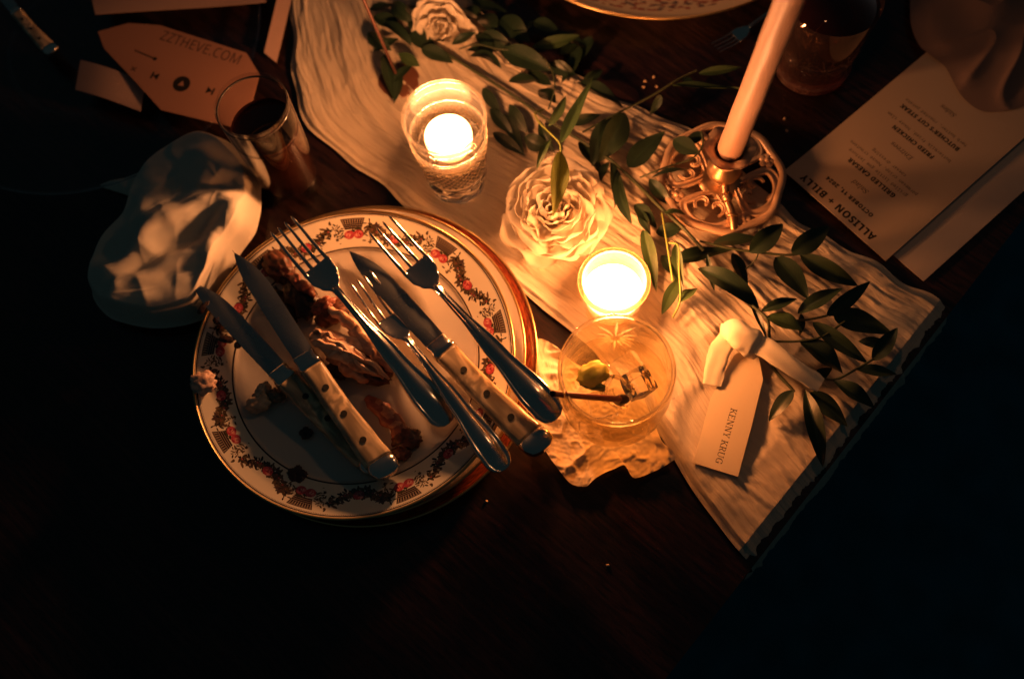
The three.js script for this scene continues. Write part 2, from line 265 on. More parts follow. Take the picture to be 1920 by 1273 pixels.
  part('cup', mergeGeometries([cup, cupIn]), M.brass, t);
  const hb = at(1363, 372, 0.022).sub(holderAt), he = at(1378, 452, 0.010).sub(holderAt), hm = hb.clone().lerp(he, 0.45).add(V3(0.001, 0.004, 0));
  part('handle', mergeGeometries([tube([hb.clone().multiplyScalar(0.4).setY(0.022), hb, hm, he], 0.0036, 30, 10), new THREE.SphereGeometry(0.0052, 14, 10).translate(hb.x, hb.y + 0.002, hb.z), new THREE.TorusGeometry(0.0042, 0.0014, 8, 18).rotateX(0.3).translate(hm.x, hm.y, hm.z)]), M.darkBrass, t);
  const ctop = 0.245, c = thing('taper_candle', 'tall peach taper candle burning in the brass candlestick', 'candle', holderAt.clone().add(V3(0, 0.0515, 0)));
  const wig = 0.0006;
  part('wax', grid(48, 60, (u, v) => { const a = u * 2 * Math.PI, r = v < 0.02 ? 0.0112 * smoothstep(v, -0.001, 0.004) : v > 0.985 ? lerp(0.0098, 0.002, (v - 0.985) / 0.015) : lerp(0.0112, 0.0098, v) + wig * 0.4 * n2(v * 5, Math.cos(a)); return [Math.cos(a) * r, v * ctop - (v > 0.985 ? (v - 0.985) / 0.015 * 0.0 : 0), -Math.sin(a) * r, u * 0.06, v * ctop]; }, true), M.taperWax, c);
  part('wick', new THREE.CylinderGeometry(0.0008, 0.0008, 0.01, 8).translate(0, ctop + 0.004, 0), M.wick, c);
  flame(c, ctop + 0.006, 1.2, POWER.taper);
  c.rotation.z = -0.055;                              // the taper leans a little in its cup
}

// ------------------------------------------------------------------ the stack of plates
const plateFoot = (p, h = 0) => V3(p.x, h, p.z);
function plate(name, label, pos, R, rise, wellR, well, mats, group) {
  // well = height of the well above the foot, rise = height of the rim's edge
  const t = thing(name, label, 'plate', pos, group), w0 = wellR;
  const inner = [[0, well], [w0 * 0.75, well + 0.0003], [w0 * 0.95, well + 0.0016], [w0, well + 0.004]];
  part('well', lathe(smoothed(inner, 40), 160), mats.well, t);
  const a = inner[3], rim = grid(240, 14, (u, v) => { const an = u * 2 * Math.PI, r = lerp(a[0] - 0.0002, R - 0.0012, v), y = lerp(a[1] - 0.0002, rise - 0.0004, v) + 0.0014 * Math.sin(v * Math.PI) * -0.6; return [Math.cos(an) * r, y, Math.sin(an) * r, u * (mats.repeat ?? 1), v]; }, true);
  part('rim', rim, mats.rim, t);
  part('under_side', lathe(smoothed([[0, 0.002], [w0 * 0.62, 0.002], [w0 * 0.64, 0.0004], [w0 * 0.68, 0.0004], [w0 * 0.70, 0.0022], [w0, well * 0.75], [R * 0.95, rise - 0.0042], [R - 0.0004, rise - 0.0016]], 50), 160), mats.well, t);
  const eg = new THREE.TorusGeometry(R - 0.0011, 0.00115, 10, 220).rotateX(Math.PI / 2).translate(0, rise - 0.0006, 0);
  part('gilt_edge', eg, mats.edge ?? M.gold, t);
  if (mats.line) part('gilt_line', new THREE.TorusGeometry(lerp(a[0], R, mats.line), 0.00055, 8, 200).rotateX(Math.PI / 2).translate(0, lerp(a[1], rise, mats.line) - 0.0005, 0), M.gold, t);
  return t;
}
const topC = at(660, 668, 0.037), midC = at(678, 664, 0.028), lowC = at(692, 670, 0.018);
const topR = at(961, 610, 0.037).distanceTo(topC), midR = at(982, 610, 0.028).distanceTo(midC), lowR = at(1008, 640, 0.018).distanceTo(lowC);
{
  const china = M.china;
  const rust = data(512, 128, (x, y) => { const k = smoothstep(y + 0.16 * fbm(x * 40, y * 6, 3), 0.30, 0.42), m = 0.75 + 0.5 * fbm(x * 70, y * 22, 3); return [lerp(0.80, 0.60 * m, k), lerp(0.70, 0.27 * m, k), lerp(0.56, 0.15 * m, k)]; });
  plate('charger_plate', 'lowest plate of the stack, with a mottled rust-brown rim', plateFoot(lowC), lowR, 0.018, lowR * 0.70, 0.006, { well: china, rim: phys(lin(1, 1, 1), { map: rust, roughness: 0.2, clearcoat: 0.5, clearcoatRoughness: 0.08 }), line: 0.12 });
  plate('dinner_plate', 'plain cream plate with gilt edge in the middle of the stack', plateFoot(midC, 0.0068), midR, 0.0205, midR * 0.71, 0.006, { well: china, rim: china });
  const motif = canvas(1024, 480, (c, w, h) => {    // one ninth of the rim: basket with two roses, then a swag with one rose
    const Y = (f) => h * (1 - f);
    c.fillStyle = '#e9dcc4'; c.fillRect(0, 0, w, h);
    c.strokeStyle = '#3a2820'; c.lineWidth = 20; c.beginPath(); c.moveTo(0, Y(0.035)); c.lineTo(w, Y(0.035)); c.stroke();
    c.lineWidth = 15; c.beginPath(); c.moveTo(0, Y(0.93)); c.lineTo(w, Y(0.93)); c.stroke();
    c.fillStyle = '#5a4032'; for (let k = 0; k < 64; k++) { c.beginPath(); c.arc(k * 16 + 8, Y(0.895), 4, 0, 7); c.fill(); }
    c.strokeStyle = '#c49a55'; c.lineWidth = 5; c.beginPath(); c.moveTo(0, Y(0.965)); c.lineTo(w, Y(0.965)); c.stroke();
    let sd = 3; const r = () => (sd = (sd * 16807) % 2147483647) / 2147483647;
    const leafD = (x, y, l, a, col) => { c.save(); c.translate(x, y); c.rotate(a); c.fillStyle = col; c.beginPath(); c.ellipse(l / 2, 0, l / 2, l * 0.2, 0, 0, 7); c.fill(); c.restore(); };
    const rose = (x, y, s) => { c.fillStyle = '#b8434a'; c.beginPath(); c.arc(x, y, s, 0, 7); c.fill(); for (let k = 0; k < 14; k++) { const a = r() * 7, q = s * r() * 0.75; c.fillStyle = ['#d9736c', '#98323b', '#e39a8a', '#c4525a'][k & 3]; c.beginPath(); c.ellipse(x + Math.cos(a) * q, y + Math.sin(a) * q, s * 0.36, s * 0.2, a + 1.4, 0, 7); c.fill(); } };
    // basket
    c.fillStyle = '#3c2b25'; c.beginPath(); c.moveTo(95, Y(0.84)); c.lineTo(345, Y(0.84)); c.lineTo(310, Y(0.55)); c.lineTo(130, Y(0.55)); c.fill();
    c.strokeStyle = '#b9a284'; c.lineWidth = 4; for (let k = 0; k < 9; k++) { c.beginPath(); c.moveTo(110 + k * 26, Y(0.83)); c.lineTo(122 + k * 24, Y(0.72)); c.lineTo(110 + k * 26 + 12, Y(0.83)); c.stroke(); }
    for (let k = 0; k < 3; k++) { c.beginPath(); c.moveTo(110, Y(0.70 - k * 0.05)); c.lineTo(330, Y(0.70 - k * 0.05)); c.stroke(); }
    for (let k = 0; k < 26; k++) leafD(110 + r() * 220, Y(0.40 + r() * 0.22), 34 + r() * 26, r() * 6.3, ['#4a4028', '#3a3423', '#5a4a30'][k % 3]);
    rose(172, Y(0.40), 56); rose(275, Y(0.40), 56);
    // scrolls and swag
    c.strokeStyle = '#7a6248'; c.lineWidth = 6;
    for (const [x0, d] of [[352, 1], [88, -1]]) { c.beginPath(); for (let k = 0; k < 40; k++) { const a = k * 0.17, q = 46 * (1 - k / 46); c.lineTo(x0 + d * (34 - Math.cos(a) * q), Y(0.5) - Math.sin(a) * q); } c.stroke(); }
    for (let k = 0; k < 300; k++) { const f = r(), x = 385 + f * 620, y = 0.66 - 0.36 * Math.sin(f * Math.PI) + (r() - 0.5) * 0.22; leafD(x, Y(y), 30 + r() * 42, r() * 6.3, ['#463a26', '#55432d', '#33291f', '#6a5236', '#4f3a33'][k % 5]); }
    for (let k = 0; k < 8; k++) { const f = r(); c.fillStyle = '#9c4a44'; c.beginPath(); c.arc(400 + f * 590, Y(0.60 - 0.34 * Math.sin(f * Math.PI)), 11, 0, 7); c.fill(); }
    rose(695, Y(0.36), 58);
    for (let k = 0; k < 60; k++) leafD(350 + r() * 80 - (k & 1 ? 345 : 0), Y(0.2 + r() * 0.5), 22 + r() * 26, r() * 6.3, ['#463a26', '#55432d', '#6a5236'][k % 3]);
  });
  motif.wrapS = THREE.RepeatWrapping; motif.flipY = true;
  const rimM = phys(lin(0.92, 0.92, 0.92), { map: motif, roughness: 0.12, clearcoat: 0.6, clearcoatRoughness: 0.06 });
  const t = plate('dinner_plate', 'used white plate on top of the stack, rim printed with rose baskets and garlands', plateFoot(topC, 0.0135), topR, 0.0225, topR * 0.765, 0.0075, { well: china, rim: rimM, repeat: 9 });
  t.rotation.y = THREE.MathUtils.degToRad(102);
}
const WELL = 0.0135 + 0.0078, RIM = 0.0135 + 0.0225;  // heights of the top plate's well and edge

// ------------------------------------------------------------------ cutlery
const handleRing = [[-1, 0], [-0.97, 0.4], [-0.86, 0.62], [-0.74, 0.52], [-0.62, 0.40], [-0.45, 0.72], [-0.22, 0.94], [0, 1], [0.22, 0.94], [0.45, 0.72], [0.62, 0.40], [0.74, 0.52], [0.86, 0.62], [0.97, 0.4], [1, 0], [0.8, -0.4], [0.3, -0.5], [-0.3, -0.5], [-0.8, -0.4]].reverse();
function makeFork(label, group) {
  const t = thing('fork', label, 'fork', V3(0, 0, 0), group), m = M.steel;
  const Y = keyed([[0, 0.0035], [0.03, 0.006], [0.085, 0.0095], [0.125, 0.0085], [0.15, 0.003], [0.17, 0.0012], [0.205, 0.0075]]);
  const Wd = keyed([[0, 0.0085], [0.006, 0.0112], [0.02, 0.0116], [0.06, 0.0074], [0.105, 0.0036], [0.125, 0.0030], [0.136, 0.0036]]), Th = keyed([[0, 0.003], [0.02, 0.0060], [0.10, 0.0034], [0.136, 0.0016]]);
  const st = [[-0.0032, Y(0), 0.0008, 0.0006], [-0.0026, Y(0), 0.0045, 0.001]]; for (let k = 0; k <= 44; k++) { const x = k / 44 * 0.136; st.push([x, Y(x), Wd(x), Th(x)]); }
  part('handle', loft(st, handleRing), m, t);
  const hs = []; const Hw = keyed([[0.134, 0.0035], [0.142, 0.0088], [0.150, 0.0118], [0.163, 0.0124]]); for (let k = 0; k <= 16; k++) { const x = 0.134 + k / 16 * 0.028; hs.push([x, Y(x), Hw(x), 0.00125]); }
  const hg = loft(hs, round(20, 0.7)), p = hg.attributes.position; for (let i = 0; i < p.count; i++) { const z = p.getZ(i) / 0.0124; p.setY(i, p.getY(i) + 0.0022 * z * z); } hg.computeVertexNormals();
  const head = part('head', hg, m, t);
  for (let k = 0; k < 4; k++) {
    const z0 = (k - 1.5) / 1.5 * 0.0106, s = []; for (let j = 0; j <= 18; j++) { const f = j / 18, x = 0.158 + f * 0.047; s.push([x, Y(x) + 0.0022 * (z0 / 0.0124) ** 2, lerp(0.0018, 0.0011, f) * (j === 18 ? 0.3 : 1), lerp(0.0012, 0.0008, f), z0 * (1 - 0.05 * f)]); }
    part('tine', loft(s, round(10)), m, head);
  }
  return t;
}
function copyOf(o, name, label, group) { const c = o.clone(); c.name = numbered(name); c.userData = { ...o.userData, label }; if (group) c.userData.group = group; scene.add(c); return c; }
const fork1 = makeFork('steel dinner fork resting across the chicken, tines up over the plate rim', 'used forks piled on the plate');
const fork2 = copyOf(fork1, 'fork', 'smeared steel fork lying flat in the plate between chicken and steak knife', 'used forks piled on the plate');
const fork3 = copyOf(fork1, 'fork', 'steel fork whose handle end overhangs the stack towards the iced drink', 'used forks piled on the plate');
along(fork1, at(838, 790, 0.031), at(527, 424, 0.043), 0.208);
along(fork2, at(942, 878, 0.0385), at(673, 524, 0.0265), 0.208, 0.15);
along(fork3, at(1040, 782, 0.047), at(712, 424, 0.036), 0.208, -0.1);
const pearl = data(512, 256, (x, y) => { const q = fbm(x * 3 + 0.8 * fbm(x * 2, y * 2, 2), y * 5, 4), s = Math.sin((x * 4 + y * 1.5 + q * 1.6) * 5); const k = 0.78 + 0.15 * s + 0.08 * q; return [k, k * 0.88, k * 0.72]; });
pearl.repeat.set(5, 18);
M.pearl = phys(lin(0.92, 0.88, 0.80), { map: pearl, roughness: 0.28, clearcoat: 0.6, clearcoatRoughness: 0.1 });
M.rivet = std(lin(0.05, 0.045, 0.04), { metalness: 0.6, roughness: 0.45 });
function makeKnife(label, group, handleM) {
  const t = thing('steak_knife', label, 'knife', V3(0, 0, 0), group);
  const Hw = keyed([[0.012, 0.0118], [0.03, 0.0112], [0.06, 0.0098], [0.09, 0.0094], [0.106, 0.0098]]), Zc = keyed([[0, 0.0035], [0.03, 0.0012], [0.07, 0], [0.11, 0]]);
  const hs = []; for (let k = 0; k <= 30; k++) { const x = 0.012 + k / 30 * 0.094; hs.push([x, 0, Hw(x), 0.0062, Zc(x)]); }
  const handle = part('handle', loft(hs, round(24, 0.62)), handleM, t);
  part('end_cap', loft([[-0.002, 0, 0.006, 0.004, 0.0042], [0.0005, 0, 0.0105, 0.0058, 0.0038], [0.006, 0, 0.0122, 0.0064, 0.003], [0.0125, 0, 0.0120, 0.0064, 0.0027]], round(24, 0.62)), M.steel, t);
  for (const x of [0.032, 0.058, 0.084]) part('rivet', new THREE.CylinderGeometry(0.0026, 0.0026, 0.0132, 18).translate(x, 0, Zc(x)), M.rivet, handle);
  part('bolster', loft([[0.1055, 0, 0.0102, 0.0066], [0.110, 0, 0.0100, 0.0064], [0.114, 0, 0.0088, 0.004], [0.119, 0, 0.0092, 0.0022], [0.1205, 0, 0.0086, 0.0012]], round(24, 0.62)), M.steel, t);
  const bs = []; for (let k = 0; k <= 40; k++) { const f = k / 40, x = 0.119 + f * 0.111; const spine = -0.0082 + 0.0035 * f * f + (f > 0.7 ? 0.010 * ((f - 0.7) / 0.3) ** 2 : 0) * 0.55, edge = 0.0086 + 0.0016 * Math.sin(f * 2.6) - (f > 0.6 ? 0.0105 * ((f - 0.6) / 0.4) ** 2.1 : 0), w = Math.max(0.0002, (edge - spine) / 2); bs.push([x, 0, w, 0.0011 * (1 - 0.5 * f), (edge + spine) / 2]); }
  part('blade', loft(bs, [[-1, 1], [0.2, 0.9], [1, 0.05], [1, -0.05], [0.2, -0.9], [-1, -1]].reverse()), M.blade, t);
  return t;
}
const GK = 'used steak knives piled on the plate';
const knifeA = makeKnife('pearl-handled steak knife lying under the fork that points at the drink', GK, M.pearl);
const knifeB = makeKnife('pearl-handled steak knife whose clean blade crosses the plate rim beside the napkin', GK, M.pearl);
const knifeC = makeKnife('steak knife lowest in the pile, with food-smeared blade tip next to the white bone', GK, M.pearl);
along(knifeA, at(1012, 846, 0.043), at(648, 464, 0.030), 0.232, 0.0);
along(knifeB, at(722, 893, 0.036), at(433, 466, 0.047), 0.232, 0.1);
along(knifeC, at(706, 884, 0.026), at(352, 522, 0.045), 0.232, 0.2);

// ------------------------------------------------------------------ food scraps
function lump(p, [rx, ry, rz], freq, amp, sd, colors, turn = 0, detail = 5) {   // uneven lump with mottled colour
  const g = mergeVertices(new THREE.IcosahedronGeometry(1, detail).deleteAttribute('uv').deleteAttribute('normal')), q = g.attributes.position, col = [];
  for (let i = 0; i < q.count; i++) {
    const v = V3(q.getX(i), q.getY(i), q.getZ(i)), a = n3(v.x * freq + sd, v.y * freq, v.z * freq), b = n3(v.x * freq * 3 + sd, v.y * freq * 3, v.z * freq * 3), k = 1 + amp * (0.62 * a + 0.16 * b);
    v.multiplyScalar(k); q.setXYZ(i, v.x * rx, v.y * ry, v.z * rz);
    const m = clamp(0.5 + 0.6 * n3(v.x * 2.3 + sd * 2, v.y * 2.3, v.z * 2.3) + 0.3 * b, 0, 1); for (let c = 0; c < 3; c++) col.push(lerp(colors[0][c], colors[1][c], m));
  }
  g.setAttribute('color', new THREE.Float32BufferAttribute(col, 3)); g.rotateY(turn).translate(p.x, p.y, p.z); g.computeVertexNormals(); return g;
}
const meatM = phys(lin(1, 1, 1), { vertexColors: true, roughness: 0.5, clearcoat: 0.35, clearcoatRoughness: 0.35 });
const PINK = [[0.66, 0.34, 0.20], [0.84, 0.58, 0.40]], SKIN = [[0.035, 0.012, 0.006], [0.20, 0.055, 0.022]], BONE = [[0.60, 0.46, 0.32], [0.42, 0.27, 0.17]], RED = [[0.24, 0.05, 0.03], [0.42, 0.13, 0.07]];
const rel = (t, x, y, h) => at(x, y, h).sub(t.position);
function fibre(t, a, b, w, sd, cols, h = 0.005, bow = 0.004) {
  const A = rel(t, ...a), B = rel(t, ...b), L = A.distanceTo(B), s = [];
  for (let k = 0; k <= 22; k++) { const f = k / 22; s.push([f * L, bow * Math.sin(f * Math.PI) + 0.0012 * n2(f * 5, sd), Math.max(0.0006, w * Math.sin(Math.PI * (0.06 + 0.88 * f)) ** 0.6 * (1 + 0.2 * n2(f * 6, sd + 5))), h * Math.sin(Math.PI * (0.08 + 0.84 * f)) ** 0.6, 0.002 * n2(f * 3, sd + 9)]); }
  const g = loft(s, round(12)), p = g.attributes.position, col = [];
  for (let i = 0; i < p.count; i++) { const k = clamp(0.5 + 0.8 * n3(p.getX(i) * 90, p.getY(i) * 500, p.getZ(i) * 500 + sd), 0, 1); p.setY(i, p.getY(i) + 0.0008 * n3(p.getX(i) * 150, sd, p.getZ(i) * 700)); for (let c = 0; c < 3; c++) col.push(lerp(cols[0][c], cols[1][c], k)); }
  g.setAttribute('color', new THREE.Float32BufferAttribute(col, 3)); g.deleteAttribute('uv');
  const x = B.clone().sub(A).normalize(), y = V3(0, 1, 0).addScaledVector(x, -x.y).normalize(); g.applyMatrix4(new THREE.Matrix4().makeBasis(x, y, x.clone().cross(y)).setPosition(A)); g.computeVertexNormals(); return g;
}
{
  const t = thing('chicken_piece', 'torn piece of roast chicken with pink shredded meat and charred skin', 'chicken', at(668, 655, WELL));
  part('skin', mergeGeometries([lump(rel(t, 625, 585, 0.030), [0.016, 0.009, 0.010], 2.4, 0.35, 1, SKIN, 0.6), lump(rel(t, 690, 690, 0.028), [0.022, 0.0085, 0.013], 2.6, 0.36, 7, SKIN, -0.3), lump(rel(t, 640, 690, 0.026), [0.012, 0.006, 0.009], 3, 0.5, 17, SKIN)]), meatM, t);
  part('crust', lump(rel(t, 608, 575, 0.034), [0.011, 0.006, 0.008], 2.6, 0.4, 11, RED, 0.4), meatM, t);
  for (const [a, b, w, sd] of [[[582, 628, 0.036], [690, 690, 0.038], 0.0085, 1], [[590, 618, 0.033], [702, 665, 0.036], 0.006, 2], [[600, 650, 0.034], [720, 705, 0.034], 0.007, 3], [[640, 590, 0.036], [735, 690, 0.034], 0.0062, 4], [[655, 620, 0.034], [742, 700, 0.032], 0.005, 5], [[615, 668, 0.031], [690, 715, 0.031], 0.006, 6], [[612, 570, 0.035], [690, 640, 0.037], 0.0045, 7], [[584, 636, 0.038], [660, 668, 0.040], 0.0028, 8], [[598, 626, 0.038], [676, 672, 0.040], 0.0024, 10], [[610, 640, 0.038], [700, 690, 0.039], 0.0022, 11], [[650, 640, 0.037], [728, 712, 0.035], 0.0026, 13], [[630, 655, 0.037], [705, 705, 0.036], 0.0022, 14], [[588, 622, 0.036], [640, 640, 0.039], 0.002, 16]]) part('meat_strand', fibre(t, a, b, w, sd, sd % 3 ? PINK : [[0.55, 0.2, 0.1], [0.74, 0.4, 0.24]]), meatM, t);
}
{
  const t = thing('chicken_skin', 'curl of charred chicken skin under the tines of the dinner fork', 'chicken skin', at(545, 520, WELL));
  part('charred_skin', mergeGeometries([lump(rel(t, 520, 500, 0.0285), [0.018, 0.0075, 0.011], 2.2, 0.38, 21, SKIN, -0.8), lump(rel(t, 565, 560, 0.028), [0.020, 0.0075, 0.013], 2.0, 0.38, 25, [[0.02, 0.008, 0.005], [0.07, 0.022, 0.012]], -0.9), lump(rel(t, 530, 575, 0.026), [0.018, 0.005, 0.010], 2.2, 0.5, 29, [[0.02, 0.008, 0.005], [0.05, 0.018, 0.012]], -0.9)]), meatM, t);
  part('flesh', fibre(t, [538, 515, 0.034], [590, 555, 0.034], 0.005, 30, RED), meatM, t);
}
{
  const t = thing('chicken_scrap', 'reddish strip of chicken skin with crisp dark end beside the pearl knife handle', 'chicken scrap', at(740, 800, WELL));
  part('strip', mergeGeometries([fibre(t, [690, 742, 0.024], [775, 835, 0.025], 0.008, 41, RED, 0.0035, 0.003), fibre(t, [700, 750, 0.026], [762, 815, 0.026], 0.005, 43, [[0.4, 0.14, 0.08], [0.55, 0.25, 0.14]], 0.003, 0.003)]), meatM, t);
  part('crisp_end', mergeGeometries([lump(rel(t, 762, 822, 0.0265), [0.012, 0.005, 0.009], 2.8, 0.42, 51, SKIN), lump(rel(t, 752, 850, 0.0255), [0.008, 0.004, 0.006], 2.8, 0.42, 53, SKIN)]), meatM, t);
}
{
  const t = thing('chicken_bone', 'pale knobbly chicken bone end lying by the lowest steak knife', 'bone', at(490, 745, WELL));
  part('bone', mergeGeometries([lump(rel(t, 486, 755, 0.0275), [0.011, 0.0065, 0.008], 1.6, 0.35, 61, BONE, 0.3), lump(rel(t, 492, 733, 0.029), [0.0055, 0.0055, 0.008], 1.5, 0.35, 63, BONE, -0.5), lump(rel(t, 515, 742, 0.0265), [0.008, 0.005, 0.006], 1.8, 0.4, 67, [[0.2, 0.12, 0.07], [0.35, 0.2, 0.12]])]), meatM, t);
  const s = tag(part('fat_scrap', lump(at(380, 718, 0.0385), [0.0105, 0.0045, 0.0095], 2, 0.45, 71, [[0.62, 0.36, 0.25], [0.70, 0.46, 0.34]]), meatM, scene), 'pinkish scrap of fat stuck on the outer plate rim', 'food scrap');
  for (const [x, y, k, lb] of [[556, 890, 1, 'dark wilted herb leaf on the plate near its lower garland'], [573, 812, 0.7, 'small dark herb fleck in the plate middle below the bone']]) {
    const h = WELL + (k === 1 ? 0.003 : 0.001), gs = []; for (let j = 0; j < 5; j++) { const a = j * 1.3 + k, p = at(x + Math.cos(a) * 10 * k, y + Math.sin(a) * 9 * k, h + 0.002); gs.push(lump(p, [0.0042 * k, 0.0012, 0.0034 * k], 2, 0.5, 80 + j, [[0.03, 0.014, 0.012], [0.06, 0.02, 0.02]], a, 3)); }
    tag(part('herb_leaf', mergeGeometries(gs), meatM, scene), lb, 'herb leaf');
  }
  const smear = [[352, 540], [375, 580], [400, 605], [418, 640], [440, 650]];   // food on the lowest knife's blade
  const g = thing('food_smear', 'dark crumbs of charred food stuck along the lowest knife blade', 'food scrap', at(400, 600, 0.044));
  smear.forEach(([x, y], i) => part('crumb', lump(rel(g, x + 6, y - 4, 0.0445 - i * 0.0012), [0.0035 + 0.003 * (i % 2), 0.0014, 0.0032], 2.2, 0.4, 90 + i, [[0.02, 0.009, 0.006], [0.07, 0.025, 0.014]], i), meatM, g));
}

// ------------------------------------------------------------------ draped cloths
function drape(outline, high, nr = 70, na = 180) {     // a cloth bounded by a pixel outline; high(x, z, r) in metres
  const c = new THREE.CatmullRomCurve3(outline.map(([x, y, h = 0.003]) => at(x, y, h)), true, 'catmullrom', 0.42), ring = c.getSpacedPoints(na), mid = V3(0, 0, 0); ring.forEach((p) => mid.addScaledVector(p, 1 / ring.length));
  return grid(na, nr, (u, v) => { const e = ring[Math.round(u * na)], p = mid.clone().lerp(e, v); return [p.x, Math.max(0.0012, high(p.x, p.z, v)), p.z, p.x, p.z]; }, true);
}
{
  const hill = (x, z, cx, cz, r, s = 1, a = 0) => { const dx = x - cx, dz = z - cz, u = dx * Math.cos(a) + dz * Math.sin(a), v = (-dx * Math.sin(a) + dz * Math.cos(a)) * s; return Math.exp(-(u * u + v * v) / (r * r)); };
  const P = (x, y) => at(x, y, 0.025);
  const folds = [[[395, 300], [470, 345], 0.030, 0.014], [[400, 315], [340, 400], 0.026, 0.016], [[425, 400], [460, 440], 0.034, 0.018], [[385, 395], [300, 470], 0.034, 0.017], [[330, 430], [225, 520], 0.030, 0.016], [[420, 490], [250, 560], 0.030, 0.013], [[390, 545], [235, 590], 0.022, 0.011], [[440, 430], [410, 540], 0.022, 0.012], [[300, 360], [275, 420], 0.016, 0.016]].map(([p, q, h, w]) => [P(...p), P(...q), h, w]);
  const g = drape([[395, 262], [440, 280], [492, 345], [488, 440], [455, 490], [420, 560], [385, 606], [300, 622], [218, 605], [180, 560], [192, 500], [212, 462], [250, 425], [268, 370], [300, 320], [345, 285]], (x, z, v) => {
    let h = 0;
    const wx = x + 0.008 * n2(x * 11, z * 11), wz = z + 0.008 * n2(x * 11 + 9, z * 11);
    for (const [p, q, hh, w] of folds) { const dx = q.x - p.x, dz = q.z - p.z, k = clamp(((wx - p.x) * dx + (wz - p.z) * dz) / (dx * dx + dz * dz), 0, 1), d = Math.hypot(wx - p.x - dx * k, wz - p.z - dz * k) / w; const f = hh * 0.95 * Math.exp(-((d * 0.72) ** 2)), k2 = 0.006, m = Math.max(h, f), n = Math.min(h, f); h = m + k2 * Math.exp(-(m - n) / k2) * 0.7 + 0.12 * n - 0.002; }
    h += 0.0018 * (1 - Math.abs(n2(x * 14, z * 14))) ** 2 + 0.0004 * n2(x * 50, z * 50 + 4) + 0.026;
    return 0.003 + h * (0.25 + 0.75 * smoothstep(1 - v, 0, 0.10));
  }, 90, 260);
  tag(part('cloth_napkin', g, M.linen, scene), 'rumpled pale cloth napkin heaped beside the stacked plates', 'napkin');
  const g2 = drape([[186, 346], [245, 330], [300, 300], [340, 280], [330, 320], [300, 352], [262, 372], [225, 362]], (x, z, v) => 0.003 + 0.005 * (1 - v) + 0.0015 * n2(x * 40, z * 40), 24, 60);
  tag(part('napkin_corner', g2, M.linen, scene), 'flat corner of cloth napkin peeking out beside the glass plate', 'napkin');
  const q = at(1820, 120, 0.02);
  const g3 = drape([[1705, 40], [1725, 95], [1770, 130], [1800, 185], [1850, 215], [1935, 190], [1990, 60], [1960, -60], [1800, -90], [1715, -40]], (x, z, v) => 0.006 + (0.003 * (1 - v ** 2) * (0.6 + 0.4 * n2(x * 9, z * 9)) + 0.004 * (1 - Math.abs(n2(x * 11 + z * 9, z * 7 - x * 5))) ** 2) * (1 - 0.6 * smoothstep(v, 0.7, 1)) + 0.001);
  tag(part('cloth_napkin', g3, std(lin(0.19, 0.125, 0.11), { roughness: 0.95, bumpMap: weave, bumpScale: 0.0002 }), scene), 'loosely folded cloth napkin with dim light put into its dark colour, over the far end of the menu', 'napkin');  // linen tone darkened in its base colour to stand for dim light
  const tis = drape([[1008, 640], [1040, 652], [1090, 690], [1180, 700], [1225, 790], [1240, 830], [1268, 858], [1238, 880], [1190, 898], [1172, 876], [1150, 882], [1118, 898], [1098, 914], [1070, 908], [1045, 880], [1022, 845], [1004, 800], [1000, 700]], (x, z, v) => {
    const near = smoothstep(Math.hypot(x - drinkAt.x, z - drinkAt.z), 0.030, 0.052), cr = (1 - Math.abs(n2(x * 20, z * 20))) ** 3 * 0.6 + (1 - Math.abs(n2(x * 42 + 5, z * 42))) ** 4 * 0.35; return 0.0032 + near * (0.006 * cr + 0.003 * smoothstep(v, 0.7, 1)) + 0.0004 * n2(x * 200, z * 200);
  }, 60, 200);
  tag(part('paper_napkin', tis, M.tissue, scene), 'crumpled cream cocktail napkin under the iced drink', 'napkin');
}

